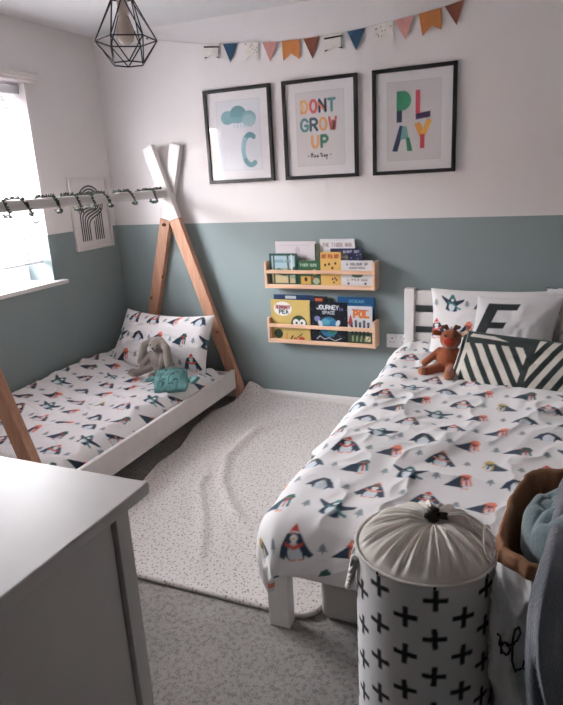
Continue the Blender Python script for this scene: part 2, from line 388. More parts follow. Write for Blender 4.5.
def rugmat():
    m = mat('speckled rug pile', (205, 198, 194), .98, sheen=.3, spec=.1); nt = m.node_tree; b = nt.nodes['Principled BSDF']
    tc = nt.nodes.new('ShaderNodeTexCoord')
    dn = nt.nodes.new('ShaderNodeTexNoise'); dn.inputs['Scale'].default_value = 90
    nt.links.new(tc.outputs['Object'], dn.inputs['Vector'])
    mxv = nt.nodes.new('ShaderNodeMix'); mxv.data_type = 'VECTOR'; mxv.inputs[0].default_value = .012
    nt.links.new(tc.outputs['Object'], mxv.inputs[4]); nt.links.new(dn.outputs['Color'], mxv.inputs[5])
    col = None
    for sc, th, c in ((48, .15, (134, 126, 124)), (30, .10, (104, 98, 98)), (70, .12, (168, 150, 138))):
        v = nt.nodes.new('ShaderNodeTexVoronoi'); v.inputs['Scale'].default_value = sc; v.voronoi_dimensions = '2D'
        nt.links.new(mxv.outputs[1], v.inputs['Vector'])
        lt = nt.nodes.new('ShaderNodeMath'); lt.operation = 'LESS_THAN'; lt.inputs[1].default_value = th
        nt.links.new(v.outputs['Distance'], lt.inputs[0])
        mx = nt.nodes.new('ShaderNodeMix'); mx.data_type = 'RGBA'; mx.inputs[7].default_value = (*lin(c), 1)
        mm = nt.nodes.new('ShaderNodeMath'); mm.operation = 'MULTIPLY'; mm.inputs[1].default_value = .8
        nt.links.new(lt.outputs[0], mm.inputs[0]); nt.links.new(mm.outputs[0], mx.inputs[0])
        if col is None: mx.inputs[6].default_value = (*lin((212, 205, 201)), 1)
        else: nt.links.new(col, mx.inputs[6])
        col = mx.outputs[2]
    nt.links.new(col, b.inputs['Base Color'])
    n = nt.nodes.new('ShaderNodeTexNoise'); n.inputs['Scale'].default_value = 120; n.inputs['Detail'].default_value = 3
    nt.links.new(tc.outputs['Object'], n.inputs['Vector'])
    bp = nt.nodes.new('ShaderNodeBump'); bp.inputs['Strength'].default_value = .6; bp.inputs['Distance'].default_value = .004
    nt.links.new(n.outputs['Fac'], bp.inputs['Height']); nt.links.new(bp.outputs[0], b.inputs['Normal'])
    return m
M['rug'] = rugmat()

def glass(name, refl=1.0):
    m = bpy.data.materials.new(name); m.use_nodes = True; nt = m.node_tree; nt.nodes.clear()
    o = nt.nodes.new('ShaderNodeOutputMaterial'); t = nt.nodes.new('ShaderNodeBsdfTransparent'); g = nt.nodes.new('ShaderNodeBsdfGlossy'); g.inputs['Roughness'].default_value = .02
    f = nt.nodes.new('ShaderNodeLayerWeight'); f.inputs['Blend'].default_value = .5; mx = nt.nodes.new('ShaderNodeMixShader')
    pw = nt.nodes.new('ShaderNodeMath'); pw.operation = 'POWER'; pw.inputs[1].default_value = 4.5
    k = nt.nodes.new('ShaderNodeMath'); k.operation = 'MULTIPLY_ADD'; k.inputs[1].default_value = .9; k.inputs[2].default_value = .025 * refl
    nt.links.new(f.outputs['Facing'], pw.inputs[0]); nt.links.new(pw.outputs[0], k.inputs[0]); nt.links.new(k.outputs[0], mx.inputs[0])
    nt.links.new(t.outputs[0], mx.inputs[1]); nt.links.new(g.outputs[0], mx.inputs[2]); nt.links.new(mx.outputs[0], o.inputs[0])
    return m
M['glass'] = glass('clear glass', 1.0)
M['pane'] = glass('window glass', 1.0)

# ------------------------------------------------------------------ the room
ZP = 1.2; H = 2.4
def struct(o): o['kind'] = 'structure'; return o
def wallboxes(name, boxes):
    mb = MB()
    for (x0, x1, y0, y1, z0, z1) in boxes:
        if z0 < ZP < z1:
            mb.box((x0, y0, z0), (x1, y1, ZP), mi=1); mb.box((x0, y0, ZP), (x1, y1, z1), mi=0)
        else: mb.box((x0, y0, z0), (x1, y1, z1), mi=1 if z1 <= ZP else 0)
    return struct(mb.build(name, [M['white_wall'], M['teal_wall']]))
YE = -4.3; XR = 3.65; YN = -3.09
WY0, WY1, WZ0, WZ1 = -.665, -2.12, .895, 2.06
wallboxes('wall_back', [(-.25, XR + .1, 0, .12, 0, H)])
wallboxes('wall_left', [(-.25, 0, WY0, 0, 0, H), (-.25, 0, YN - .1, WY1, 0, H), (-.25, 0, WY1, WY0, 0, WZ0), (-.25, 0, WY1, WY0, WZ1, H)])
wallboxes('wall_right', [(XR, XR + .1, YE, 0, 0, H)])
wallboxes('wall_near', [(0, 2.0, YN - .1, YN, 0, H)])
wallboxes('wall_passage', [(1.9, 2.0, YE, YN - .1, 0, H)])
wallboxes('wall_end', [(1.9, XR + .1, YE - .1, YE, 0, H)])
struct(MB().box((-.25, YE - .1, -.08), (XR + .1, .12, 0)).build('floor', M['carpet']))
struct(MB().box((-.25, YE - .1, H), (XR + .1, .12, H + .08)).build('ceiling', M['ceiling']))
def skirt(name, a, b, n):
    a, b = Vector(a), Vector(b); n = Vector(n); mb = MB(); prof = [(0, 0), (.014, 0), (.014, .058), (.009, .068), (.005, .075), (0, .075)]
    R = [[mb.bm.verts.new(p + n * q[0] + Vector((0, 0, q[1]))) for q in prof] for p in (a, b)]
    for i in range(6): j = (i + 1) % 6; mb.bm.faces.new((R[0][i], R[0][j], R[1][j], R[1][i]))
    mb.bm.faces.new(R[0]); mb.bm.faces.new(R[1][::-1])
    return struct(mb.build(name, M['white']))
skirt('baseboard_back', (.016, -.0005, 0), (XR - .016, -.0005, 0), (0, -1, 0))
skirt('baseboard_left', (.0005, -.0005, 0), (.0005, YN + .016, 0), (1, 0, 0))
skirt('baseboard_right', (XR - .0005, -.0005, 0), (XR - .0005, YE, 0), (-1, 0, 0))
skirt('baseboard_near', (.016, YN + .0005, 0), (2.0, YN + .0005, 0), (0, 1, 0))

# window
w = MB(); xo, xi = -.245, -.195
w.box((xo, WY1, .92), (xi, WY1 + .06, WZ1)).box((xo, WY0 - .06, .92), (xi, WY0, WZ1)).box((xo, WY1 + .06, .92), (xi, WY0 - .06, .985)).box((xo, WY1 + .06, WZ1 - .06), (xi, WY0 - .06, WZ1))
w.box((xo, -1.69, .985), (xi, -1.53, WZ1 - .06))
win = struct(w.build('window_1', M['upvc']))
for (a, b) in ((-1.53, WY0 - .06), (WY1 + .06, -1.69)):
    s_ = MB(); X0, X1 = -.235, -.18; t = .05
    s_.box((X0, a, .985), (X1, b, .985 + t), .004).box((X0, a, WZ1 - .06 - t), (X1, b, WZ1 - .06), .004).box((X0, a, .985 + t), (X1, a + t, WZ1 - .06 - t), .004).box((X0, b - t, .985 + t), (X1, b, WZ1 - .06 - t), .004)
    so = s_.build('sash', M['upvc'], win)
    MB().box((-.213, a + t - .005, .985 + t - .005), (-.207, b - t + .005, WZ1 - .055 - t)).build('pane', M['pane'], win)
    MB().box((-.18, a + .3, 1.0), (-.165, a + .33, 1.03), .003).box((-.167, a + .3, 1.006), (-.157, a + .42, 1.024), .004).build('window_handle', M['upvc'], win)
struct(MB().box((-.195, WY1 + .001, .895), (.0, WY0 - .001, .918), .0).box((-.02, WY1 - .09, .893), (.045, WY0 + .08, .919), .006).build('trim_1', M['white']))
tag(MB().box((.001, -2.2, 2.078), (.06, -.60, 2.108), .004).box((.001, -2.19, 2.062), (.045, -.61, 2.08), .003).build('pelmet_board', M['white_worn']),
    'white wooden pelmet board fixed to the wall above the window', 'pelmet')

def blind(y0, y1, label):
    t = thing('venetian_blind', label, 'blind', (-.07, (y0 + y1) / 2, 1.03), 'white venetian blinds in the window')
    MB().box((-.115, y0, 2.0), (-.035, y1, 2.045), .006).build('head_rail', M['slat'], t)
    MB().box((-.095, y0 + .01, 1.033), (-.045, y1 - .01, 1.05), .005).build('bottom_rail', M['slat'], t)
    sl = MB(); z = 1.075; ang = math.radians(15)
    while z < 1.985:
        Mx = Matrix.Translation((-.07, 0, z)) @ Matrix.Rotation(ang, 4, 'Y')
        sl.box((-.025, y0 + .012, -.0013), (.025, y1 - .012, .0013), M=Mx); z += .0425
    sl.build('slats', M['slat'], t)
    cd = MB()
    for yy in (y0 + .12, (y0 + y1) / 2 + .02, y1 - .12):
        cd.tube([(-.095, yy, 1.05), (-.095, yy, 2.0)], .0014, 5).tube([(-.045, yy, 1.05), (-.045, yy, 2.0)], .0014, 5)
    cd.build('ladder_cords', M['cord_w'], t)
    pc = MB().tube([(-.03, y1 - .05, 2.0), (-.028, y1 - .052, 1.9), (-.028, y1 - .052, 1.3)], .0015, 5)
    p = pc.build('pull_cord', M['cord_w'], t)
    MB().lathe([(.003, .03), (.006, .015), (.008, 0), (.006, -.008)], (-.028, y1 - .052, 1.3), 12).build('tassel', M['holder'], p)
blind(-1.515, -.672, 'wide white slatted blind in the window bay nearer the corner')
blind(-2.11, -1.70, 'narrow white slatted blind in the window bay nearer the chest')

# the terrace across the street, seen through the slats
brick = mat('outside brick', (196, 172, 162), .9, var=.12, vscale=12); tile = mat('roof tiles', (140, 122, 116), .9, var=.1, vscale=5); outp = mat('dark outside pane', (110, 120, 130), .1)
def house(x0, y0, label):
    h = thing('neighbouring_house', label, 'house', (x0, y0 + 4.5, -3), 'brick houses outside the window')
    MB().box((x0 - 5, y0, -3), (x0, y0 + 9, 2.6)).build('wall', brick, h)
    rf = MB(); rf.bm.faces.new([rf.bm.verts.new(v) for v in ((x0 + .3, y0 - .1, 2.5), (x0 + .3, y0 + 9.1, 2.5), (x0 - 2.5, y0 + 9.1, 4.9), (x0 - 2.5, y0 - .1, 4.9))])
    rf.bm.faces.new([rf.bm.verts.new(v) for v in ((x0 - 2.5, y0 - .1, 4.9), (x0 - 2.5, y0 + 9.1, 4.9), (x0 - 5.3, y0 + 9.1, 2.5), (x0 - 5.3, y0 - .1, 2.5))]); ro = rf.build('roof', tile, h)
    ro.modifiers.new('s', 'SOLIDIFY').thickness = .15
    for y in (y0 + 1.2, y0 + 5.8):
        for z in (-2.2, .3):
            f_ = MB().box((x0 - .02, y, z), (x0 + .05, y + 1.9, z + 1.4), .02).build('window', M['upvc'], h)
            for k in (0, 1): MB().box((x0 + .04, y + .1 + .9 * k, z + .1), (x0 + .06, y + .9 + .9 * k, z + 1.3)).build('pane', outp, f_)
HL = ['brick house outside, leftmost of the terrace seen through the blinds', 'brick house outside, second from the left through the blinds', 'brick house outside opposite the window', 'brick house outside, second from the right through the blinds', 'brick house outside, rightmost of the terrace through the blinds']
for i in range(5): house(-12, -25 + 9.6 * i, HL[i])
tag(MB().box((-30, -30, -3.2), (-.6, 28, -3.02)).build('street', mat('pale paving', (168, 168, 170), .9)), 'pale street ground outside below the window', 'street')['kind'] = 'structure'

# ------------------------------------------------------------------ house-frame toddler bed
RB = .92                                                      # outer face of the near rail
bed = thing('house_frame_bed', 'white low bed with pine and white tipi legs and ridge pole against the left wall', 'bed', (.49, -.95, 0))
def leg(x0, z0, x1, z1, wd, ya, yb):
    """timber from (x0,z0) bottom to (x1,z1) top, split where the paint starts"""
    mb = MB(); d = Vector((x1 - x0, z1 - z0)); u = d.normalized(); nrm = Vector((u.y, -u.x)) * wd / 2
    a, c = Vector((x0, z0)), Vector((x1, z1)); f = (1.235 - z0) / (z1 - z0); b = a + d * f
    # bottom cut level with the floor
    k = nrm.x + abs(nrm.y) * 0
    w2 = wd / 2 / abs(u.y)
    P = [(x0 - w2, z0), (x0 + w2, z0), tuple(b + nrm), tuple(b - nrm)]; Q = [tuple(b - nrm), tuple(b + nrm), tuple(c + nrm), tuple(c - nrm)]
    n0 = 0
    mb.prism(P, ya, yb); n0 = len(mb.bm.faces); mb.prism(Q, ya, yb)
    mb.bm.faces.ensure_lookup_table()
    for i, f_ in enumerate(mb.bm.faces): f_.material_index = 0 if i < n0 else 1
    o = mb.build('leg', [M['pine'], M['white_worn']], bed)
    bv = o.modifiers.new('b', 'BEVEL'); bv.width = .004; bv.segments = 2; bv.limit_method = 'ANGLE'
    return o
YF, YB = -.055, -1.85
leg(.955, 0, .395, 1.70, .078, -.10, -.055); leg(.098, 0, .582, 1.705, .078, -.052, -.008)
leg(.955, 0, .395, 1.70, .078, -1.852, -1.807); leg(.098, 0, .582, 1.705, .078, -1.804, -1.76)
MB().box((.460, -1.757, 1.376), (.510, -.103, 1.427), .012, 3).build('ridge_pole', M['white_worn'], bed)
bolt = MB()
for (x, z) in ((.44, 1.2),): bolt.tube([(x, -.052, z), (x, -.066, z)], .011, 12)
bolt.build('bolt', M['deer_d'], bed)
MB().box((RB - .026, -1.80, .10), (RB, -.103, .232), .004).build('side_rail', M['white_worn'], bed)
MB().box((.04, -1.755, .10), (.066, -.06, .232), .004).build('side_rail', M['white_worn'], bed)
MB().box((.07, -.16, .10), (RB - .03, -.135, .225), .004).build('end_rail', M['white_worn'], bed)
MB().box((.07, -1.755, .10), (RB - .03, -1.73, .225), .004).build('end_rail', M['white_worn'], bed)
sl = MB()
for i in range(12): y = -1.68 + i * .128; sl.box((.07, y, .105), (RB - .03, y + .07, .122))
sl.build('slats', M['pine'], bed)
tag(MB().box((.075, -1.72, .125), (RB - .034, -.17, .222), .03, 4).build('mattress', M['sheet'], smooth=True), 'white mattress in the low tipi bed, showing beside the duvet', 'mattress')

# duvet on the toddler bed
def cot_duvet():
    du = .0052; x0, x1, y0, y1 = .025, .888, -1.74, -.2
    nx = int((x1 - x0) / du); ny = int((y1 - y0) / du)
    X, Y = np.meshgrid(np.linspace(x0, x1, nx), np.linspace(y0, y1, ny))
    edge = sst(.885, .80, X)                      # 0 at the near rail
    left = sst(.40, .03, X)
    Z = .232 + .052 * np.sqrt(np.clip(edge, 0, 1)) + .085 * left
    Z += .035 * fbm(X * 5 + 2, Y * 5, 3) * (.3 + edge)
    wr = np.clip(ridges(X * 3.2 + Y * 1.4 + 3, Y * 4.2 - X * 1.3 + 5), 0, 1) ** 3
    Z += .014 * wr * edge + .006 * np.clip(ridges(X * 9, Y * 7 + 4), 0, 1) ** 2 * edge
    Z -= .10 * sst(.055, .02, X) + .03 * sst(-.26, -.2, Y) + .05 * sst(-1.68, -1.74, Y)
    XX = X + .012 * fbm(X * 0 + 4.3, Y * 6, 2) * sst(.6, .88, X) * 0
    YY = Y
    cols = PENG.sample(X * 1.05 + .02 * fbm(X * 3, Y * 3), Y * 1.05 + .3 + .02 * fbm(Y * 3 + 5, X * 3), True)
    top = np.stack([XX, YY, Z], -1); bot = top.copy(); bot[..., 2] = .2245
    top[..., 2] = np.maximum(top[..., 2], .229)
    o = grid('duvet', top, bot, cols, M['fabric'])
    tag(o, 'white duvet with penguin print on the low tipi bed', 'duvet', 'penguin print duvets')
cot_duvet()

def cushion(name, label, cat, c, w_, h_, t_, ex, ey, canvas=None, uvoff=(0, 0), mt=None, col=None, group=None, n=90, pinch=.07, sag=.0, wrap=True, taper=0., wr=.5, shear=0):
    """c centre; ex along width, ey along height (unit vectors)"""
    ex = np.array(ex, float); ex /= np.linalg.norm(ex); ey = np.array(ey, float); ey -= ex * (ex @ ey); ey /= np.linalg.norm(ey); ez = np.cross(ex, ey)
    nx = int(n * max(1, w_ / h_)); ny = int(n * max(1, h_ / w_))
    U, V = np.meshgrid(np.linspace(-1, 1, nx), np.linspace(-1, 1, ny))
    hx = w_ / 2 * (1 - pinch * (1 - V ** 2)) ; hy = h_ / 2 * (1 - pinch * (1 - U ** 2))
    px = U * hx * (1 - taper * V) + shear * V * h_ / 2; py = V * hy
    T = t_ / 2 * (np.clip(1 - U ** 2, 0, 1) ** .42) * (np.clip(1 - V ** 2, 0, 1) ** .42)
    seed = c[0] * 7 + c[1] * 3
    nz = .22 * t_ * fbm(U * 2 + seed, V * 2 + seed) * np.clip(1 - U ** 4, 0, 1) * np.clip(1 - V ** 4, 0, 1)
    crn = wr * .05 * t_ * np.clip(ridges(U * 3 + seed, V * 3), 0, 1) ** 2 * np.clip(1 - U ** 6, 0, 1) * np.clip(1 - V ** 6, 0, 1)
    py = py - sag * (1 - U ** 2) * (V > 0) * V
    P = np.array(c) + px[..., None] * ex + py[..., None] * ey
    front = P + (T + nz + crn)[..., None] * ez; back = P - (T - .5 * nz)[..., None] * ez
    cols = None
    if canvas is not None:
        cols = canvas.sample((U + 1) * w_ / 2 + uvoff[0], (V + 1) * h_ / 2 + uvoff[1], wrap)
    o = grid(name, front, back, cols, mt or M['fabric'])
    return tag(o, label, cat, group)

cushion('pillow', 'plump white penguin print pillow propped at the head of the tipi bed', 'pillow', (.482, -.275, .452), .73, .41, .21, (1, .0, -.03), (.04, .50, 1), PENG, (.1, .3), group='penguin print pillows', pinch=.07, sag=.02, n=130, shear=.07, taper=.055, wr=.6)

# ------------------------------------------------------------------ plush toys
def plush(mb, name, m, parent, vox=.005, grow=None):
    if grow: bmesh.ops.transform(mb.bm, matrix=Matrix.Translation(grow[0]) @ Matrix.Scale(grow[1], 4) @ Matrix.Translation(-Vector(grow[0])), verts=mb.bm.verts)
    o = mb.build(name, m, parent, True, norm=True)
    r = o.modifiers.new('r', 'REMESH'); r.mode = 'VOXEL'; r.voxel_size = vox; r.use_smooth_shade = True
    s = o.modifiers.new('s', 'SMOOTH'); s.factor = .6; s.iterations = 5
    return o
bx, by, bz = .60, -.50, .315
GB = ((.60, -.50, .295), 1.2)
bn = thing('plush_rabbit', 'grey plush rabbit with long drooping ears slumped against the pillow', 'soft toy', (bx, by, bz - .02))
q = MB()
q.ell((bx + .0, by + .0, bz + .055), (.052, .045, .065)).ell((bx + .006, by - .01, bz + .15), (.042, .04, .044)).ell((bx + .008, by - .036, bz + .14), (.024, .022, .02))
q.limb((bx - .02, by - .005, bz + .178), (bx - .062, by - .03, bz + .15), .014, .02).limb((bx - .062, by - .03, bz + .15), (bx - .085, by - .045, bz + .065), .02, .02)
q.limb((bx + .03, by - .005, bz + .178), (bx + .07, by - .025, bz + .14), .014, .021).limb((bx + .07, by - .025, bz + .14), (bx + .088, by - .04, bz + .04), .021, .023)
q.limb((bx - .035, by - .01, bz + .1), (bx - .07, by - .06, bz + .045), .018, .014).limb((bx + .04, by - .01, bz + .1), (bx + .05, by - .06, bz + .05), .018, .014)
q.limb((bx - .03, by - .02, bz + .03), (bx - .085, by - .09, bz + .012), .024, .022).ell((bx - .1, by - .1, bz + .018), (.03, .026, .022))
q.limb((bx + .02, by - .02, bz + .025), (bx + .03, by - .10, bz + .005), .024, .022).ell((bx + .032, by - .118, bz + .012), (.022, .026, .025))
plush(q, 'body', M['bunny'], bn, grow=GB)
gp = lambda x, y, z: Vector(GB[0]) + (Vector((x, y, z)) - Vector(GB[0])) * GB[1]
for e in (-.012, .03): MB().ell(gp(bx + e, by - .047, bz + .158), (.004,) * 3, sub=2).build('eye', M['ink'], bn)
MB().ell(gp(bx + .008, by - .058, bz + .143), (.007, .005, .005), sub=2).build('nose', M['deer_d'], bn)

# teal knotted comforter cloth
def comforter():
    cx, cy, cz = .785, -.66, .292
    n = 110; U, V = np.meshgrid(np.linspace(-1, 1, n), np.linspace(-1, 1, n))
    a = .5; hx = .10; hy = .11
    x = U * hx * (1 - .1 * V * V) ; y = V * hy
    xr = x * math.cos(a) - y * math.sin(a); yr = x * math.sin(a) + y * math.cos(a)
    z = .016 + .05 * (V * .5 + .5) + .04 * (1 - np.abs(U) ** 3) * (1 - np.abs(V) ** 3) + .022 * fbm(U * 3 + 1, V * 3) + .008 * np.clip(ridges(U * 4, V * 4), 0, 1)
    top = np.stack([cx + xr, cy + yr, cz + z], -1); bot = top.copy(); bot[..., 2] = cz - .004 + .0 * z
    C = Canvas(.19, .19, .001, (92, 138, 136))
    for (px, py) in ((.04, .03), (.13, .04), (.03, .1), (.16, .12), (.09, .165), (.1, .02)): C.line([(px - .012, py), (px, py + .006), (px + .013, py - .002)], .005, (40, 80, 86))
    C.ell(.07, .12, .007, .007, (26, 48, 56)); C.ell(.115, .12, .007, .007, (26, 48, 56)); C.line([(.07, .085), (.08, .074), (.1, .072), (.115, .084)], .006, (26, 48, 56)); C.line([(.05, .085), (.13, .09)], .004, (44, 90, 92))
    cols = C.sample((U + 1) * .095, (V + 1) * .095)
    t = thing('comforter_cloth', 'small teal comforter cloth with knotted corners beside the plush rabbit', 'soft toy', (cx, cy, cz))
    grid('cloth', top, bot, cols, M['fabric'], t)
    tm = mat('teal muslin', (88, 134, 132), .95, sheen=.3, bump=.8, bscale=120, var=.12, vscale=60, bdist=.004)
    for (p, d) in (((cx - .11, cy - .01, cz + .04), (-1, -.1)), ((cx + .10, cy + .06, cz + .03), (1, .2))):
        k = MB(); k.ell(p, (.022, .02, .018)).ell((p[0] + .022 * d[0], p[1] + .02 * d[1], p[2] - .002), (.026, .03, .016)).ell((p[0] + .03 * d[0], p[1] - .022, p[2] - .004), (.02, .024, .013)).ell((p[0] + .028 * d[0], p[1] + .024, p[2] + .002), (.02, .02, .015)).limb(p, (cx, cy, cz + .02), .014, .02)
        plush(k, 'knot', tm, t, .004)
comforter()

# garland wound round the ridge pole
g = thing('leaf_garland', 'thin dark green leaf garland wound round the white ridge pole', 'garland', (.485, -.75, 1.38))
turns = [-1.44, -1.33, -1.12, -.96, -.84, -.73, -.5, -.26, -.13]
pts = []; 
for a, b in zip(turns, turns[1:]):
    for k in range(28):
        t = k / 28; y = a + (b - a) * sst(.0, 1, t) if False else a + (b - a) * t; th = -2 * PI * t + .9
        rr = .041; cx_ = max(-1, min(1, 1.25 * math.cos(th))); cz_ = max(-1, min(1, 1.25 * math.sin(th)))
        pts.append(Vector((.485 + .034 * cx_, y, 1.401 + .036 * cz_ - .004)))
MB().tube(pts, .0036, 6).build('stem', M['stem'], g)
lf = MB(); rr = random.Random(3)
for i in range(0, len(pts) - 1):
    for s_ in range(4):
        if rr.random() < .12: continue
        p = pts[i].lerp(pts[i + 1], rr.random()); out = Vector((p.x - .485, 0, p.z - 1.401)).normalized()
        d = (Vector((rr.uniform(-1, 1), rr.uniform(-1, 1), rr.uniform(-1, 1))) + out * .9).normalized(); L = rr.uniform(.009, .018)
        sd = d.cross(Vector((rr.uniform(-1, 1), rr.uniform(-1, 1), rr.uniform(-1, 1)))).normalized() * L * .42; p = p + out * .002
        v = [lf.bm.verts.new(x) for x in (p, p + d * L * .5 + sd, p + d * L, p + d * L * .5 - sd)]; lf.bm.faces.new(v)
p0 = Vector((.52, -1.265, 1.362))
for k in range(14):
    a = 2 * PI * k / 14; p = p0 + Vector((.004, .017 * math.cos(a), -.022 + .02 * math.sin(a))); d = Vector((.2, math.cos(a), math.sin(a))) * .012; sd = Vector((.3, -math.sin(a), math.cos(a))) * .005
    lf.bm.faces.new([lf.bm.verts.new(x) for x in (p, p + d * .5 + sd, p + d, p + d * .5 - sd)])
lo = lf.build('leaves', M['leaf'], g); lo.modifiers.new('s', 'SOLIDIFY').thickness = .0008

# ------------------------------------------------------------------ pictures
def picture(name, label, x0, x1, z0, z1, canvas, frame_m, fw=.02, fd=.022, axis='back', group=None, mount=.0, res=.0022):
    """a framed print on the back wall (y=0) or on the left wall (x=0)"""
    W, Hh = x1 - x0, z1 - z0
    if axis == 'back': f = lambda a, d, z: (a, -.002 - d, z)
    else: f = lambda a, d, z: (.002 + d, a, z)
    c = f((x0 + x1) / 2, 0, z0)
    t = thing(name, label, 'picture', c, group)
    fr = MB()
    outer = [(x0, z0), (x1, z0), (x1, z1), (x0, z1)]; inner = [(x0 + fw, z0 + fw), (x1 - fw, z0 + fw), (x1 - fw, z1 - fw), (x0 + fw, z1 - fw)]
    rows = []
    for P, d in ((outer, 0), (outer, fd - .002), ([(a + (.002 if i in (0, 3) else -.002), z + (.002 if i in (0, 1) else -.002)) for i, (a, z) in enumerate(outer)], fd), (inner, fd), (inner, .004)):
        rows.append([fr.bm.verts.new(f(a, d, z)) for (a, z) in P])
    for A, B in zip(rows, rows[1:] + rows[:1]):
        for i in range(4): j = (i + 1) % 4; fr.bm.faces.new((A[i], A[j], B[j], B[i]))
    fr.build('frame', frame_m, t)
    nx = int((W - 2 * fw) / res); nz = int((Hh - 2 * fw) / res)
    A, Zz = np.meshgrid(np.linspace(x0 + fw, x1 - fw, nx), np.linspace(z0 + fw, z1 - fw, nz))
    u = (A - x0) if axis == 'back' else (A - x0)
    v = Zz - z0; cols = canvas.sample(u, v)
    if axis == 'back': top = np.stack([A, A * 0 - .008, Zz], -1); bot = np.stack([A, A * 0 - .0055, Zz], -1)
    else: top = np.stack([A * 0 + .008, A, Zz], -1); bot = np.stack([A * 0 + .0055, A, Zz], -1)
    po = grid('print', top, bot, cols, M['print'], t); po.data.polygons.foreach_set('use_smooth', [False] * len(po.data.polygons))
    gl = MB(); a0 = f(x0 + fw, .012, z0 + fw); a1 = f(x1 - fw, .0135, z1 - fw); gl.box([min(p, q_) for p, q_ in zip(a0, a1)], [max(p, q_) for p, q_ in zip(a0, a1)]); gl.build('glass', M['glass'], t)
    return t
PW, PH = .456, .555
def mounted(bg=(213, 209, 210), mnt=(224, 222, 223), mx=.082, my=.075):
    C = Canvas(PW, PH, .0015, mnt); C.rect(mx - .003, my - .003, PW - mx + .003, PH - my + .003, (196, 194, 196)); C.rect(mx, my, PW - mx, PH - my, bg); return C
# clouds and moon
C1 = mounted((214, 216, 222)); TL = (120, 160, 168)
C1.ell(.155, .385, .045, .04, (128, 168, 176)); C1.ell(.228, .40, .055, .05, (98, 146, 152)); C1.ell(.30, .372, .048, .045, (124, 164, 172)); C1.rect(.13, .352, .33, .385, (118, 160, 168))
C1.ell(.30, .36, .045, .035, (150, 184, 190))
for k in range(6): C1.line([(.2 + k * .022, .345), (.2 + k * .022, .325)], .008, (176, 196, 204))
arc = [(.30 + .062 * math.cos(a) * .8, .19 + .088 * math.sin(a)) for a in np.linspace(math.radians(60), math.radians(300), 20)]
C1.line(arc[:7], .03, (90, 140, 146)); C1.line(arc[6:14], .03, (150, 190, 200)); C1.line(arc[13:], .03, (112, 156, 164))
# dont grow up
C2 = mounted(); r_, o_, n_, g_, t_, p_ = (196, 84, 80), (226, 168, 110), (40, 66, 84), (66, 130, 104), (70, 130, 130), (222, 160, 150)
def bold(C, s, x, y, cw, ch, wd, cols, gap=.42): C.text(s, x, y, cw, ch, wd, cols, gap)
bold(C2, 'DONT', PW / 2 - .01, .372, .037, .062, .0145, [o_, r_, n_, t_], .5)
bold(C2, 'GROW', PW / 2 - .01, .272, .040, .062, .0145, [t_, n_, o_, r_], .45)
bold(C2, 'UP', PW / 2 - .005, .178, .036, .06, .016, [o_, g_], .6)
C2.ell(.122, .402, .012, .02, (232, 196, 140)); C2.line([(.305, .272), (.315, .31)], .012, (60, 70, 60)); C2.line([(.225, .415), (.25, .385)], .012, (210, 110, 90))
K = (44, 42, 46)
def script(C, strokes, x, y, s, wd, c):
    for st in strokes: C.line([(x + s * a, y + s * b) for a, b in st], wd, c)
script(C2, [[(-3.2, .3), (-2.9, .3)], [(-2.4, 0), (-2.3, .9)], [(-2.1, .9), (-2.0, .1), (-1.8, .05)], [(-2.25, .6), (-1.8, .6)], [(-1.6, 0), (-1.45, .4), (-1.3, .2), (-1.4, 0), (-1.55, .05)],
            [(-.9, .35), (-1.05, .1), (-.85, 0), (-.7, .35), (-.65, 0)], [(0, .9), (.05, .1), (.2, 0)], [(-.15, .65), (.25, .7)], [(.35, 0), (.4, .4), (.55, .4)], [(.85, .35), (.7, .1), (.85, 0), (1.0, .35), (1.05, 0)],
            [(1.3, .4), (1.35, -.6)], [(1.32, .35), (1.55, .35), (1.55, .05), (1.35, 0)], [(2.2, .4), (2.4, .4)]], PW / 2, .122, .026, .0042, K)
# play
C3 = mounted((210, 206, 206)); G, D, RR, PU, TE, OR = (38, 134, 94), (30, 58, 92), (212, 74, 92), (96, 72, 118), (112, 172, 168), (232, 158, 64)
def q4(C, P, c): C.poly(P, c)
q4(C3, [(.135, .275), (.163, .275), (.163, .34), (.135, .34)], D); C3.rect(.135, .335, .165, .434, G); C3.poly([(.164, .3845 + .0495)] + [(.164 + .05 * math.sin(a), .3845 + .0495 * math.cos(a)) for a in np.linspace(0, PI, 20)], G)
C3.rect(.238, .30, .262, .432, RR); q4(C3, [(.24, .282), (.318, .292), (.318, .322), (.24, .312)], PU)
q4(C3, [(.11, .125), (.138, .122), (.178, .252), (.152, .258)], D); q4(C3, [(.166, .252), (.19, .252), (.2, .19), (.155, .182)], TE); q4(C3, [(.185, .192), (.205, .192), (.222, .122), (.194, .122)], G)
q4(C3, [(.232, .262), (.262, .268), (.286, .215), (.262, .19)], OR); q4(C3, [(.302, .284), (.328, .272), (.29, .192), (.262, .2)], (238, 178, 84)); C3.rect(.264, .132, .288, .205, RR)
Z0, Z1 = 1.447, 2.0
picture('framed_print', 'black framed print of pale blue clouds and a moon, reflecting the window', .796, 1.25, Z0, Z1, C1, M['black'], group='framed prints in a row')
picture('framed_print', 'black framed print reading DONT GROW UP in coloured letters', 1.325, 1.781, Z0, Z1, C2, M['black'], group='framed prints in a row')
picture('framed_print', 'black framed print reading PLAY in bold coloured letters', 1.867, 2.323, Z0, Z1, C3, M['black'], group='framed prints in a row')
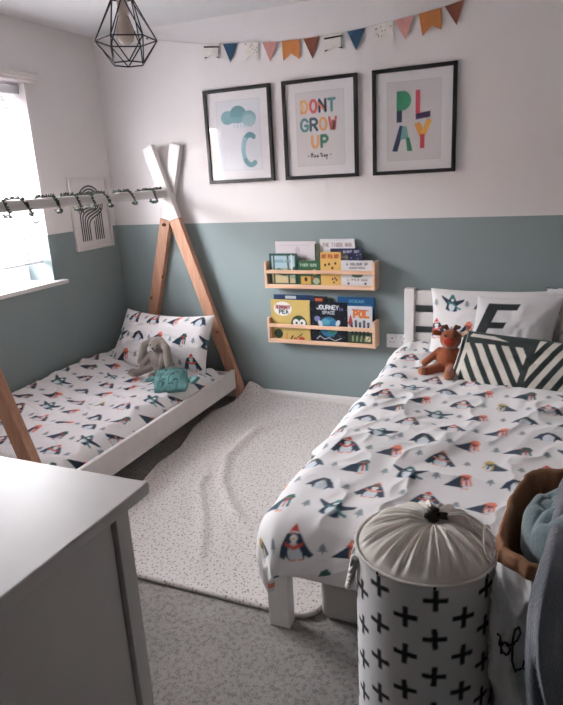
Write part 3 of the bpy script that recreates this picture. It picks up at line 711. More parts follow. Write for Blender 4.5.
# arch-line print on the left wall (left wall: image left = towards the camera, so u runs from y0 to y1 as seen)
CW, CH = .375, .465
C4 = Canvas(CW, CH, .0013, (222, 214, 214)); C4.rect(.03, .03, CW - .03, CH - .03, (226, 219, 218))
BK = (44, 42, 44); N5 = 5; sp = .0195
for k in range(N5):
    # arch over the top, right leg sweeps down-left to the left bundle
    r1 = .118 - k * sp; ca, cb = .19, .29
    P = [(ca + r1 * math.cos(a), cb + r1 * math.sin(a)) for a in np.linspace(PI, 0, 24)]
    xl = .082 + k * sp
    # the right end of the arch curves back down to the left verticals
    E0 = P[-1]; x_end = .078 + (4 - k) * sp
    S1 = []
    for t in np.linspace(0, 1, 24):
        # cubic bezier from arch's right end down into the left bundle
        b0, b1, b2, b3 = np.array(E0), np.array((E0[0], cb - .09 + k * .014)), np.array((x_end, .262 + (k - 2) * .016)), np.array((x_end, .15 + k * .014))
        S1.append(tuple((1 - t) ** 3 * b0 + 3 * (1 - t) ** 2 * t * b1 + 3 * (1 - t) * t * t * b2 + t ** 3 * b3))
    C4.line(P + S1 + [(x_end, .062)], .0105, BK)
for k in range(5):
    x = .208 + k * sp; C4.line([(x, .062), (x, .178 + k * .02)], .0105, BK)
for k in range(3):
    x = .074 + k * sp; C4.line([(x, .29), (x, .285 - .02 * k), (x, .24 - .0 * k)], .0085, BK)
picture('framed_print', 'white framed black arch line print on the left wall beside the window', -.438, -.438 + CW, 1.067, 1.067 + CH, C4, M['white_worn'], fw=.018, fd=.018, axis='left', res=.002)

# ------------------------------------------------------------------ bunting
bt = thing('fabric_bunting', 'string of small coloured fabric pennants across the back wall', 'bunting', (1.4, -.01, 2.2))
top = [(.43, 2.336), (.492, 2.327), (.66, 2.292), (.827, 2.262), (.933, 2.25), (1.056, 2.24), (1.19, 2.229), (1.31, 2.216), (1.449, 2.212), (1.567, 2.212), (1.70, 2.213), (1.83, 2.22), (1.98, 2.234), (2.094, 2.244), (2.233, 2.26), (2.35, 2.281)]
MB().tube([(x, -.012, z) for x, z in top], .0022, 6).build('string', M['cord_w'], bt)
for (x, z) in ((.43, 2.336), (2.35, 2.281)): MB().lathe([(.004, 0), (.006, .004), (.004, .009), (.001, .01)], (x, -.014, z), 10).build('pin', M['brass'], bt)
fb = {k: mat('bunting ' + k, c, .95, bump=.4, bscale=300, var=.08, vscale=25) for k, c in dict(navy=(46, 74, 98), pink=(196, 142, 134), ochre=(190, 124, 72), rust=(132, 82, 66), cream=(222, 216, 208)).items()}
fb['ink'] = mat('bunting ink', (40, 38, 42), .9); fb['spots'] = mat('bunting spots', (92, 88, 96), .9)
PEN = [('band', 'cream', [(.827, 2.262), (.933, 2.25), (.925, 2.162), (.828, 2.17)]), ('tri', 'navy', [(.957, 2.248), (1.056, 2.24), (1.0, 2.139)]), ('spot', 'cream', [(1.095, 2.237), (1.19, 2.229), (1.183, 2.129), (1.092, 2.134)]),
       ('tri', 'pink', [(1.215, 2.226), (1.31, 2.217), (1.26, 2.112)]), ('sw', 'ochre', [(1.338, 2.216), (1.449, 2.211), (1.443, 2.108), (1.342, 2.109)]), ('tri', 'rust', [(1.469, 2.212), (1.569, 2.212), (1.522, 2.1)]),
       ('band', 'cream', [(1.594, 2.211), (1.701, 2.213), (1.698, 2.124), (1.598, 2.116)]), ('tri', 'navy', [(1.728, 2.214), (1.832, 2.22), (1.779, 2.111)]), ('spot', 'cream', [(1.876, 2.226), (1.98, 2.234), (1.983, 2.131), (1.881, 2.122)]),
       ('tri', 'pink', [(1.989, 2.236), (2.094, 2.244), (2.05, 2.132)]), ('sw', 'ochre', [(2.117, 2.247), (2.233, 2.26), (2.236, 2.156), (2.139, 2.138)]), ('tri', 'rust', [(2.25, 2.262), (2.347, 2.28), (2.312, 2.167)])]
for i, (k, c, P) in enumerate(PEN):
    y = -.011; f = MB()
    if k == 'tri': Q = P
    else:
        mid = ((P[2][0] + P[3][0]) / 2, (P[2][1] + P[3][1]) / 2 + .034); Q = [P[0], P[1], P[2], mid, P[3]]
    f.prism([(a, b) for a, b in Q], y - .0015, y)
    d = MB()
    pm = [fb[c]]
    if k == 'band':
        lerp = lambda a, b, t: (a[0] + (b[0] - a[0]) * t, a[1] + (b[1] - a[1]) * t)
        for t0, t1 in ((.14, .24),): d.prism([lerp(P[0], P[3], t0), lerp(P[1], P[2], t0), lerp(P[1], P[2], t1), lerp(P[0], P[3], t1)], y - .0022, y - .0014)
        for s0, s1 in ((0, .26), (.74, 1)):
            A = lambda s, t: lerp(lerp(P[0], P[1], s), lerp(P[3], P[2], s), t); d.prism([A(s0, .8), A(s1, .8 - (.0)), A(s1, .9 - .1 * (s0 == 0)), A(s0, .9 - .1 * (s0 > 0))], y - .0022, y - .0014)
        d.prism([A(.93, .24), A(.97, .24), A(.97, .8), A(.93, .8)], y - .0022, y - .0014)
        pm.append(fb['ink'])
    if k == 'spot':
        q2 = random.Random(i)
        for _ in range(11):
            s, t = q2.uniform(.1, .9), q2.uniform(.08, .62); a = (P[0][0] + (P[1][0] - P[0][0]) * s, P[0][1] + (P[3][1] - P[0][1]) * t); e = .0032
            d.prism([(a[0] + e * math.cos(w_), a[1] + e * math.sin(w_)) for w_ in np.linspace(0, 2 * PI, 7)[:-1]], y - .0022, y - .0014)
        pm.append(fb['spots'])
    for q3 in d.bm.faces: q3.material_index = 1
    f.merge(d.bm); f.build('pennant', pm, bt)

# ------------------------------------------------------------------ pendant lamp
px, py, pz, R = 1.455, -1.665, 1.938, .103
lamp = thing('pendant_lamp', 'black geometric wire cage pendant lamp hanging from the ceiling', 'lamp', (px, py, H))
def ring(r, z, off): return [Vector((px + r * math.cos(2 * PI * k / 6 + off), py + r * math.sin(2 * PI * k / 6 + off), z)) for k in range(6)]
o0 = math.radians(38)
A = ring(.037, pz + .128, o0 + PI / 6); Bm = ring(R, pz, o0); Cb = ring(.056, pz - .072, o0 + PI / 6)
cg = MB()
for rg in (A, Bm, Cb):
    for k in range(6): cg.tube([rg[k], rg[(k + 1) % 6]], .0024, 6)
for k in range(6):
    for T_ in (A, Cb): cg.tube([Bm[k], T_[k]], .0021, 6); cg.tube([Bm[(k + 1) % 6], T_[k]], .0021, 6)
for k in range(0, 6, 2): cg.tube([A[k], Vector((px, py, pz + .132))], .0021, 6)
cg.build('cage', M['wire'], lamp)
MB().tube([(px, py, H - .03), (px, py, pz + .14)], .0035, 8).build('cord', M['wire'], lamp)
MB().lathe([(.001, 0), (.045, 0), (.045, -.012), (.02, -.03), (.004, -.034)], (px, py, H - .001), 32).build('ceiling_rose', M['white'], lamp)
MB().lathe([(.012, .145), (.018, .14), (.018, .1), (.021, .098), (.021, .085), (.018, .083), (.016, .078)], (px, py, pz), 24).build('lamp_holder', M['holder'], lamp, True)
MB().lathe([(.012, .082), (.014, .072), (.02, .058), (.029, .035), (.03, .018), (.024, .0), (.012, -.01), (.001, -.012)], (px, py, pz), 24).build('bulb', M['bulbglass'], lamp, True)

# ------------------------------------------------------------------ shelves and books
def rack(x0, x1, z0, z1, zr0, zr1, label):
    t = thing('book_rack', label, 'shelf', ((x0 + x1) / 2, -.05, z0), 'pine book racks on the back wall')
    for x in (x0, x1 - .018):
        MB().box((x, -.105, z0), (x + .018, -.001, z1), .004).build('end_panel', M['pale_pine'], t)
    MB().box((x0 + .018, -.092, z0 + .004), (x1 - .018, -.004, z0 + .016), .001).build('base', M['pale_pine'], t)
    MB().box((x0 + .005, -.1035, z0 + .002), (x1 - .005, -.0925, z0 + .028), .003).build('front_bar', M['pale_pine'], t)
    MB().box((x0 + .005, -.1035, zr0), (x1 - .005, -.0925, zr1), .003).build('front_rail', M['pale_pine'], t)
rack(1.183, 1.897, .794, .962, .889, .911, 'upper pine book rack on the teal wall')
rack(1.183, 1.895, .438, .605, .541, .565, 'lower pine book rack on the teal wall')
def book(label, x0, x1, z0, z1, y, canvas, edge, th=.01, group='picture books in the racks'):
    w_, h_ = x1 - x0, z1 - z0
    t = thing('picture_book', label, 'book', ((x0 + x1) / 2, y, z0), group)
    nx = int(w_ / .0028); nz = int(h_ / .0028); A, Zz = np.meshgrid(np.linspace(x0, x1, nx), np.linspace(z0, z1, nz))
    cols = canvas.sample(A - x0, Zz - z0); cols = (cols * .84 + cols.mean(-1, keepdims=True) * .16) * .95
    tp = np.stack([A, A * 0 - y_(y, th), Zz], -1); bt_ = np.stack([A, A * 0 - y_(y, th) + .002, Zz], -1)
    o = grid('front_cover', tp, bt_, cols, M['cover'], t); o.data.polygons.foreach_set('use_smooth', [False] * len(o.data.polygons))
    MB().box((x0, -y_(y, th) + th - .002, z0), (x1, -y_(y, th) + th, z1)).build('back_cover', edge, t)
    MB().box((x0 + .004, -y_(y, th) + .0022, z0 + .003), (x1 - .003, -y_(y, th) + th - .0022, z1 - .003)).build('pages', M['paper'], t)
def y_(y, th): return -y + th / 2
def em(c): return mat('cover edge', c, .5)
def cv(w_, h_, bg): return Canvas(w_, h_, .0016, bg)
ZB = .811
# back row, upper
c = cv(.266, .268, (222, 212, 216)); c.ell(.15, .215, .016, .02, (200, 188, 196)); c.poly([(.17, .12), (.19, .155), (.215, .15), (.24, .12)], (176, 64, 60)); c.line([(.03, .245), (.23, .245)], .004, (196, 186, 190))
book('wide pale picture book standing at the back left of the upper rack', 1.237, 1.503, ZB, 1.079, -.028, c, em((222, 212, 216)))
c = cv(.221, .281, (230, 228, 230)); c.text('THE TIGER WHO', .11, .235, .0095, .02, .0045, (176, 150, 146), .5); c.text('CAME TO TEA', .09, .2, .008, .014, .003, (190, 178, 176), .5)
book('white picture book reading THE TIGER WHO on the upper rack', 1.533, 1.754, ZB, 1.091, -.024, c, em((230, 228, 230)))
for k, (x, cc) in enumerate(((1.505, (62, 84, 66)), (1.5185, (90, 104, 78)))):
    c = cv(.0118, .253, cc); book(['thin dark green book spine showing between the pale and the white books', 'thin olive book spine next to the white tiger book'][k], x, x + .0118, ZB, 1.064, -.03, c, em(cc), .03)
c = cv(.2, .226, (48, 50, 88)); c.ell(.085, .17, .028, .03, (150, 146, 146)); c.ell(.075, .175, .01, .01, (225, 220, 215)); c.ell(.097, .175, .01, .01, (225, 220, 215)); c.text('NIGHT SKY', .13, .2, .008, .013, .0035, (206, 206, 222), .4)
for a, b in ((.13, .17), (.15, .145), (.17, .165), (.185, .19), (.165, .185), (.03, .19), (.14, .12), (.18, .12)): c.ell(a, b, .0035, .0035, (190, 196, 226))
book('navy picture book with a grey owl and stars on the upper rack', 1.608, 1.808, ZB, 1.036, -.046, c, em((48, 50, 88)))
# front row, upper
c = cv(.186, .199, (40, 88, 76)); c.rect(.014, .014, .172, .186, (150, 172, 150)); c.rect(.014, .11, .172, .186, (166, 198, 210)); c.poly([(.014, .08), (.06, .11), (.11, .09), (.172, .12), (.172, .07), (.014, .05)], (70, 104, 84)); c.poly([(.014, .014), (.172, .014), (.172, .04), (.014, .08)], (206, 186, 138)); c.line([(.13, .02), (.125, .186)], .012, (90, 92, 72)); c.line([(.03, .02), (.03, .186)], .01, (60, 94, 76)); c.line([(.15, .1), (.15, .186)], .012, (214, 220, 214)); c.text('WOODLAND', .09, .145, .01, .014, .004, (110, 150, 170), .4)
book('green bordered woodland picture book at the left end of the upper rack', 1.211, 1.397, ZB, 1.01, -.072, c, em((40, 88, 76)))
c = cv(.152, .155, (56, 104, 72)); c.text('TIGER DUCK', .07, .12, .008, .015, .004, (196, 214, 190), .4); c.rect(.02, .01, .085, .06, (224, 170, 70)); c.ell(.052, .04, .009, .013, (60, 40, 40)); c.ell(.11, .085, .018, .018, (228, 196, 96)); c.ell(.12, .03, .022, .02, (180, 190, 150)); c.ell(.1, .05, .01, .01, (206, 80, 60))
book('small green picture book with yellow house in the upper rack', 1.399, 1.549, ZB, .966, -.068, c, em((56, 104, 72)))
c = cv(.128, .208, (238, 188, 96)); c.text('HOT PEA BOY', .064, .172, .0066, .02, .005, (196, 84, 50), .5)
for a, b in ((.055, .135), (.095, .14), (.075, .112), (.03, .13)): c.ell(a, b, .0065, .008, (60, 42, 34))
for a, b in ((.075, .045), (.09, .05), (.1, .04), (.083, .025)): c.ell(a, b, .005, .007, (70, 50, 36))
book('yellow picture book with black spots standing mid upper rack', 1.551, 1.679, ZB, 1.018, -.072, c, em((238, 188, 96)))
c = cv(.194, .157, (220, 217, 218)); c.text('A COLOUR OF', .1, .13, .0085, .012, .0035, (96, 100, 104), .45); c.text('MONSTERS', .1, .108, .0085, .01, .003, (120, 122, 126), .45); c.ell(.1, .07, .035, .014, (96, 122, 96)); c.ell(.1, .085, .02, .006, (200, 110, 100)); c.text('LITTLE MAN', .1, .036, .0085, .01, .003, (120, 120, 124), .45)
for a in (.045, .15): c.ell(a, .02, .007, .007, (90, 92, 96))
book('white square picture book at the right end of the upper rack', 1.681, 1.875, ZB, .968, -.072, c, em((220, 217, 218)))
# lower rack
ZB = .455
c = cv(.27, .287, (34, 60, 104)); c.rect(.08, .262, .155, .282, (196, 206, 212))
book('navy picture book at the back left of the lower rack', 1.208, 1.478, ZB, .742, -.03, c, em((34, 60, 104)))
c = cv(.088, .28, (34, 32, 38)); c.rect(.008, .252, .06, .272, (214, 96, 52))
book('black book with orange title block at the back of the lower rack', 1.482, 1.57, ZB, .737, -.03, c, em((34, 32, 38)))
c = cv(.231, .284, (24, 92, 148)); c.text('OCEAN', .12, .25, .014, .016, .005, (104, 170, 206), .4); c.line([(.02, .235), (.21, .235)], .006, (60, 130, 180))
book('bright blue picture book at the back right of the lower rack', 1.64, 1.871, ZB, .739, -.03, c, em((24, 92, 148)))
c = cv(.272, .263, (214, 180, 96)); c.ell(.082, .205, .062, .046, (232, 226, 220)); c.text('RUNAWAY', .084, .206, .0105, .02, .0055, (150, 50, 60), .35); c.text('PEA', .088, .174, .015, .024, .006, (48, 70, 80), .5)
c.ell(.19, .105, .055, .06, (56, 78, 52)); c.rect(.13, .04, .25, .078, (214, 180, 96)); c.ell(.17, .118, .022, .023, (236, 234, 230)); c.ell(.213, .118, .022, .023, (236, 234, 230)); c.ell(.174, .116, .007, .008, (30, 30, 30)); c.ell(.209, .116, .007, .008, (30, 30, 30))
c.ell(.045, .04, .03, .03, (48, 66, 50)); c.ell(.205, .012, .02, .014, (196, 60, 44)); c.ell(.16, .01, .014, .012, (212, 96, 60)); c.line([(.13, .008), (.145, .03)], .008, (40, 50, 44)); c.line([(.1, .005), (.105, .045)], .006, (206, 110, 60)); c.line([(.175, .02), (.21, .045)], .006, (60, 90, 54))
book('mustard picture book reading RUNAWAY PEA with a big-eyed green pea', 1.203, 1.468, ZB, .718, -.072, c, em((214, 180, 96)))
c = cv(.25, .256, (28, 32, 42)); c.text('JOURNEY', .115, .212, .016, .024, .0065, (222, 224, 228), .3); c.text('SPACE', .12, .182, .012, .018, .005, (196, 200, 208), .4); c.text('IN', .2, .205, .01, .016, .004, (130, 110, 190), .4)
c.ell(.12, .1, .062, .065, (44, 122, 168)); c.ell(.1, .13, .03, .02, (86, 166, 190)); c.ell(.14, .07, .03, .018, (60, 140, 130)); c.ell(.045, .15, .02, .018, (120, 120, 180)); c.ell(.065, .12, .014, .022, (206, 212, 220), .5); c.ell(.18, .125, .014, .022, (206, 212, 220), -.4)
for k in range(16): c.ell(random.uniform(.01, .24), random.uniform(.01, .24), .002, .002, (220, 225, 235))
c.line([(.04, .02), (.06, .04), (.09, .02), (.12, .03), (.16, .012), (.2, .03)], .006, (200, 206, 214))
book('black space picture book with a blue planet in the lower rack', 1.472, 1.713, ZB, .711, -.072, c, em((28, 32, 42)))
c = cv(.153, .236, (206, 206, 212)); c.rect(0, .0, .153, .075, (64, 84, 60)); c.text('POL', .085, .17, .024, .038, .014, (236, 116, 34), .38); c.line([(.03, .216), (.13, .212)], .005, (180, 60, 50)); c.poly([(.0, .13), (.018, .185), (.03, .15), (.026, .1)], (196, 60, 48))
for k in range(5): c.line([(.03 + .024 * k, .05), (.025 + .026 * k, .12 + .012 * (k % 2))], .012, (44, 46, 56)); c.ell(.025 + .026 * k, .13 + .012 * (k % 2), .009, .01, (90, 92, 104))
for k in range(4): c.line([(.03 + .026 * k, .02), (.03 + .028 * k, .05)], .01, (160, 176, 130))
c.rect(.115, .018, .143, .052, (226, 214, 170)); c.line([(.122, .025), (.136, .045)], .005, (60, 60, 50))
book('grey picture book with bold orange POL title in the lower rack', 1.716, 1.869, ZB, .691, -.072, c, em((206, 206, 212)))

# ------------------------------------------------------------------ socket
so = thing('wall_socket', 'white double wall socket half hidden by the headboard post', 'socket', (2.013, -.001, .427))
MB().box((1.94, -.011, .427), (2.086, -.0005, .513), .003).build('plate', M['upvc'], so)
for x in (1.975, 2.049):
    MB().box((x - .004, -.0118, .484), (x + .004, -.0108, .492)).box((x - .014, -.0118, .462), (x - .007, -.0108, .466)).box((x + .007, -.0118, .462), (x + .014, -.0108, .466)).build('pin_holes', M['dark'], so)
for x in (1.998, 2.027): MB().box((x - .006, -.0145, .488), (x + .006, -.0108, .505), .0015).build('rocker_switch', M['white'], so)

# ------------------------------------------------------------------ rug
def rug():
    nx, ny = 150, 220
    U, V = np.meshgrid(np.linspace(0, 1, nx), np.linspace(0, 1, ny))
    yy = -1.947 + V * (1.947 - .022)
    left = np.interp(yy, [-1.947, -1.6, -1.25, -1.1, -.9, -.63, -.35, -.2, -.12, -.02], [1.12, 1.07, .985, .955, .965, .888, .86, .93, .975, .985])
    right = 2.165 + 0 * yy
    X = left + (right - left) * U; Y = yy.copy()
    # rounded near corners
    rc = .07
    for sgn, cx in ((1, 2.165 - rc), ):
        m_ = (X > cx) & (Y < -1.947 + rc); dx = X - cx; dy = (-1.947 + rc) - Y
        mxx = np.maximum(dx, dy); hyp = np.hypot(dx, dy) + 1e-9; k = np.where(m_, mxx / hyp, 1)
        X = np.where(m_, cx + dx * k, X); Y = np.where(m_, -1.947 + rc - dy * k, Y)
    Z = .021 + .004 * fbm(X * 6, Y * 6)
    def ridge(P, h, s):
        nonlocal Z
        D = np.full(X.shape, 9.); Tt = np.zeros(X.shape); n = len(P) - 1
        for i, ((a, b), (c_, d)) in enumerate(zip(P, P[1:])):
            L = (c_ - a) ** 2 + (d - b) ** 2; t = np.clip(((X - a) * (c_ - a) + (Y - b) * (d - b)) / L, 0, 1)
            dd = np.hypot(X - a - t * (c_ - a), Y - b - t * (d - b)); m_ = dd < D; D = np.where(m_, dd, D); Tt = np.where(m_, (i + t) / n, Tt)
        Z = Z + h * np.exp(-(D / s) ** 2) * np.clip(np.sin(PI * np.clip(Tt, .02, .98)) * 2.5, 0, 1)
    ridge([(1.55, -.28), (1.36, -.42), (1.279, -.55), (1.288, -.949), (1.403, -1.206), (1.532, -1.375), (1.713, -1.543)], .019, .028)
    ridge([(1.28, -1.15), (1.313, -1.277), (1.49, -1.542), (1.648, -1.843)], .016, .026)
    ridge([(1.9, -1.2), (1.75, -1.0), (1.6, -.7)], .008, .05)
    cd = np.hypot(X - .985, Y + .03); Z += .085 * np.exp(-(cd / .13) ** 2)
    Z += .022 * sst(.2, .0, -(Y)) * sst(1.9, 1.0, X)
    top = np.stack([X, Y, Z], -1); bot = top.copy(); bot[..., 2] = np.maximum(.001, Z - .022); 
    ctr = np.array([1.6, -1.0])
    def rg(L):
        q_ = L.copy(); d = q_[:, :2] - ctr; q_[:, :2] += d / np.linalg.norm(d, axis=1)[:, None] * .006; q_[:, 2] -= .009; return q_
    o = grid('rug', top, bot, None, M['rug'], rings=[rg])
    tag(o, 'thick cream speckled rug lying rumpled between the two beds', 'rug')
rug()

# ------------------------------------------------------------------ double bed
db = thing('double_bed', 'white wooden bed with slatted headboard against the back wall', 'bed', (2.76, -1.02, 0))
HX0, HX1 = 2.062, 3.5
for x in (HX0, HX1 - .058): MB().box((x, -.075, 0), (x + .058, -.018, .806), .004).build('headboard_post', M['white'], db)
MB().box((HX0 + .058, -.062, .708), (HX1 - .058, -.035, .795), .004).build('headboard_rail', M['white'], db)
for z in (.582, .458, .334): MB().box((HX0 + .058, -.058, z), (HX1 - .058, -.038, z + .084), .003).build('headboard_slat', M['white'], db)
for x in (2.02, 3.42): MB().box((x, -2.005, 0), (x + .076, -1.955, .33), .004).build('leg', M['white'], db)
for x in (2.03, 3.455): MB().box((x, -1.955, .2), (x + .032, -.075, .34), .003).build('side_rail', M['white'], db)
MB().box((2.096, -1.99, .2), (3.42, -1.96, .34), .003).build('foot_rail', M['white'], db)
sl = MB()
for i in range(14): y = -1.93 + i * .134; sl.box((2.062, y, .215), (3.455, y + .075, .235))
sl.build('slats', M['pine'], db)
tag(MB().box((2.07, -1.95, .237), (3.448, -.09, .425), .04, 4).build('mattress', M['sheet'], smooth=True), 'white mattress under the duvet of the larger bed', 'mattress')

def big_duvet():
    r = .11; xl = 2.012 + r; yf = -2.078 + r; dy_ = .0046
    hang = r * PI / 2 + .085; u0 = xl - hang; v0 = yf - hang
    U, V = np.meshgrid(np.arange(u0, 3.60, dy_), np.arange(v0, -.085, dy_))
    xr = 3.50 - r
    dx = np.maximum(0, xl - U); dxr = np.maximum(0, U - xr); sx = np.where(dxr > 0, 1., -1.); dx = dx + dxr
    dv = np.maximum(0, yf - V); d = np.hypot(dx, dv) + 1e-9
    nxx = sx * dx / d; nyy = -dv / d
    q_ = r * PI / 2
    a = np.clip(d / r, 0, PI / 2); ext = np.maximum(0, d - q_)
    Rr = r * np.sin(a) - .05 * ext; Zd = r * (1 - np.cos(a)) + ext * .98
    X = np.clip(U, xl, xr) + nxx * Rr; Y = np.maximum(V, yf) + nyy * Rr
    Z0 = .462 - Zd
    crown = .02 * fbm(U * 3 + 1.5, V * 3 + 2, 2)
    wr = np.clip(ridges(U * 2.6 - V * 1.2 + 1, V * 3.0 + U * .9), 0, 1) ** 2 * .014 + np.clip(ridges(U * 6 + 3, V * 5.0 - U * 3), 0, 1) ** 2 * .008
    n_ = crown + wr
    # sideways folds down the hanging part
    fold = .012 * np.sin((U - V) * 24 + 3 * fbm(U * 4, V * 4)) * sst(.05, q_ + .05, d)
    Z = Z0 + n_ * np.cos(a); X = X + nxx * (n_ * np.sin(a) + fold * .6); Y = Y + nyy * (n_ * np.sin(a) + fold * .6)
    Z += .015 * sst(-.25, -.1, V)
    # foot hem rises to the right
    Z += np.where(dv > 0, .085 * sst(2.14, 2.40, U) * sst(.10, q_ + .08, d), 0)
    cols = PENG.sample(U + .012 * fbm(U * 3, V * 3), V + .16, True)
    top = np.stack([X, Y, Z], -1)
    # inner skin slightly inside
    inn = top.copy(); th = .022
    inn[..., 0] -= nxx * np.sin(a) * th; inn[..., 1] -= nyy * np.sin(a) * th; inn[..., 2] -= np.cos(a) * th
    o = grid('duvet', top, inn, cols, M['fabric'])
    tag(o, 'white duvet with penguin print spread over the larger bed', 'duvet', 'penguin print duvets')
big_duvet()

cushion('pillow', 'white penguin print pillow behind the plush reindeer, leaning on the headboard', 'pillow', (2.555, -.185, .632), .66, .40, .15, (1, 0, 0), (0, .28, 1), PENG, (.03, .2), group='penguin print pillows', n=110)
cushion('pillow', 'white penguin print pillow leaning on the headboard behind the letter cushion, right of the first', 'pillow', (3.13, -.17, .645), .62, .40, .14, (1, -.02, 0), (0, .25, 1), PENG, (.58, .52), group='penguin print pillows', n=100)
# letter cushion
cE = Canvas(.43, .41, .0015, (216, 213, 213)); BLK = (40, 44, 46)
def slant(P): return [(x + .012 + .30 * (y - .37), y) for x, y in P]
for P in ([(.05, .14), (.108, .14), (.108, .372), (.05, .372)], [(.05, .338), (.205, .338), (.205, .372), (.05, .372)], [(.05, .238), (.185, .238), (.185, .272), (.05, .272)], [(.05, .14), (.205, .14), (.205, .174), (.05, .174)]): cE.poly(slant(P), BLK)
cushion('cushion', 'white square cushion with a large black letter E', 'cushion', (2.672, -.345, .628), .415, .41, .14, (1, .02, .03), (.0, .30, 1), cE, (0, 0), n=130, wrap=False, shear=.18, wr=0)
# mountain-line cushion, right edge of the picture
cM = Canvas(.42, .42, .0016, (206, 200, 190))
for i in range(5):
    for j in range(5):
        x, y = .04 + .09 * i + (.045 if j % 2 else 0), .03 + .085 * j
        cM.line([(x - .03, y), (x, y + .05), (x + .03, y)], .005, (50, 50, 54)); cM.line([(x - .015, y + .0), (x, y + .025), (x + .015, y)], .003, (50, 50, 54))
cushion('cushion', 'beige cushion with black peak line drawings at the right of the letter cushion', 'cushion', (3.08, -.31, .64), .40, .40, .12, (1, 0, .0), (0, .3, 1), cM, (0, 0), n=90, wrap=False)
# striped bolster cushion
cS = Canvas(.62, .30, .0015, (204, 196, 186)); GD = (42, 50, 48)
def stripes(x0, x1, ang, w_, sp_):
    for k in range(-14, 34):
        xx = k * sp_
        P = [(xx, -.05), (xx + w_, -.05), (xx + w_ - math.tan(ang) * .4, .35), (xx - math.tan(ang) * .4, .35)]
        # clip to [x0,x1]
        out = []
        for a, b in zip(P, P[1:] + P[:1]):
            for lim, sg in ((None, 0),): pass
        T = Canvas._win; cS_poly_clip(P, x0, x1)
def cS_poly_clip(P, x0, x1):
    def clip(P, f, inter):
        o = []
        for i in range(len(P)):
            a, b = P[i - 1], P[i]
            if f(b):
                if not f(a): o.append(inter(a, b))
                o.append(b)
            elif f(a): o.append(inter(a, b))
        return o
    for lim, s in ((x0, 1), (x1, -1)):
        P = clip(P, lambda p: (p[0] - lim) * s >= 0, lambda a, b: (lim, a[1] + (b[1] - a[1]) * (lim - a[0]) / (b[0] - a[0])))
        if len(P) < 3: return
    cS.poly(P, GD)
stripes(.05, .345, math.radians(37), .030, .066)
stripes(.365, .62, math.radians(-24), .03, .062)
cS.poly([(0, .235), (.36, .245), (.36, .3), (0, .3)], GD); cS.poly([(.04, .268), (.24, .262), (.16, .283), (.05, .286)], (204, 196, 186)); cS.rect(0, .288, .62, .3, GD); cS.rect(.338, 0, .368, .3, GD)
cS.poly([(0, .3), (.025, .3), (.05, .0), (.02, 0)], (204, 196, 186)); cS.line([(.015, .3), (.022, .0)], .018, GD); cS.rect(0, 0, .62, .012, GD)

cs = cushion('cushion', 'long dark green and cream diagonally striped cushion at the front of the pillows', 'cushion', (2.715, -.605, .54), .60, .298, .13, (1, -.20, -.02), (.02, .42, 1), cS, (0, .0), n=120, wrap=False, pinch=.03, shear=.16)

# reindeer
dx0, dy0, dz0 = 2.378, -.50, .462
dr = thing('plush_reindeer', 'rust brown plush reindeer with a red nose sitting against the cushions', 'soft toy', (dx0, dy0, dz0 - .005))
q = MB()
q.ell((dx0, dy0, dz0 + .06), (.052, .045, .06)).ell((dx0 + .012, dy0 - .005, dz0 + .155), (.048, .045, .047)).ell((dx0 + .014, dy0 - .04, dz0 + .148), (.03, .026, .026))
q.limb((dx0 - .035, dy0, dz0 + .095), (dx0 - .1, dy0 - .02, dz0 + .04), .02, .017).limb((dx0 + .04, dy0 + .0, dz0 + .095), (dx0 + .085, dy0 - .02, dz0 + .06), .02, .017)
q.limb((dx0 - .025, dy0 - .02, dz0 + .025), (dx0 - .085, dy0 - .075, dz0 + .015), .028, .024).limb((dx0 + .025, dy0 - .025, dz0 + .025), (dx0 + .02, dy0 - .1, dz0 + .012), .028, .026)
GD_ = ((dx0, dy0, dz0), 1.12); gd = lambda p: Vector(GD_[0]) + (Vector(p) - Vector(GD_[0])) * GD_[1]
plush(q, 'body', M['deer'], dr, grow=GD_)
MB().ell(gd((dx0 + .014, dy0 - .068, dz0 + .158)), (.026, .017, .02)).build('nose', M['deer_n'], dr, True)
for s_ in (-1, 1):
    e = MB().limb((dx0 + .012 + s_ * .04, dy0 + .005, dz0 + .175), (dx0 + .012 + s_ * .072, dy0 - .005, dz0 + .183), .012, .015)
    eo = plush(e, 'ear', M['deer_l'] if s_ > 0 else M['deer'], dr, .004, grow=GD_)
    a = MB().limb((dx0 + .012 + s_ * .014, dy0, dz0 + .195), (dx0 + .012 + s_ * .022, dy0, dz0 + .214), .010, .008).limb((dx0 + .012 + s_ * .018, dy0, dz0 + .204), (dx0 + .012 + s_ * .036, dy0, dz0 + .21), .009, .008)
    plush(a, 'antler', M['deer_d'], dr, .003, grow=GD_)
    MB().ell(gd((dx0 + .014 + s_ * .02, dy0 - .044, dz0 + .178)), (.0055,) * 3, sub=2).build('eye', M['ink'], dr)
for c_, r3 in (((dx0 - .1, dy0 - .092, dz0 + .022), (.02, .016, .022)), ((dx0 + .02, dy0 - .122, dz0 + .02), (.022, .014, .024))): MB().ell(gd(c_), r3).build('foot_pad', M['deer_f'], dr, True)
MB().ell(gd((dx0 + .095, dy0 - .028, dz0 + .058)), (.018, .016, .018)).build('paw', M['deer_l'], dr, True)

# ------------------------------------------------------------------ storage box under the bed
sb = thing('storage_box', 'frosted plastic storage box on the carpet under the larger bed', 'box', (2.5, -1.7, 0))
q = MB(); q.box((2.175, -1.925, .001), (2.78, -1.5, .165), .03, 4); q.build('tub', M['plastic'], sb, True)
MB().box((2.163, -1.937, .162), (2.792, -1.488, .182), .008, 3).build('lid', M['plastic'], sb, True)

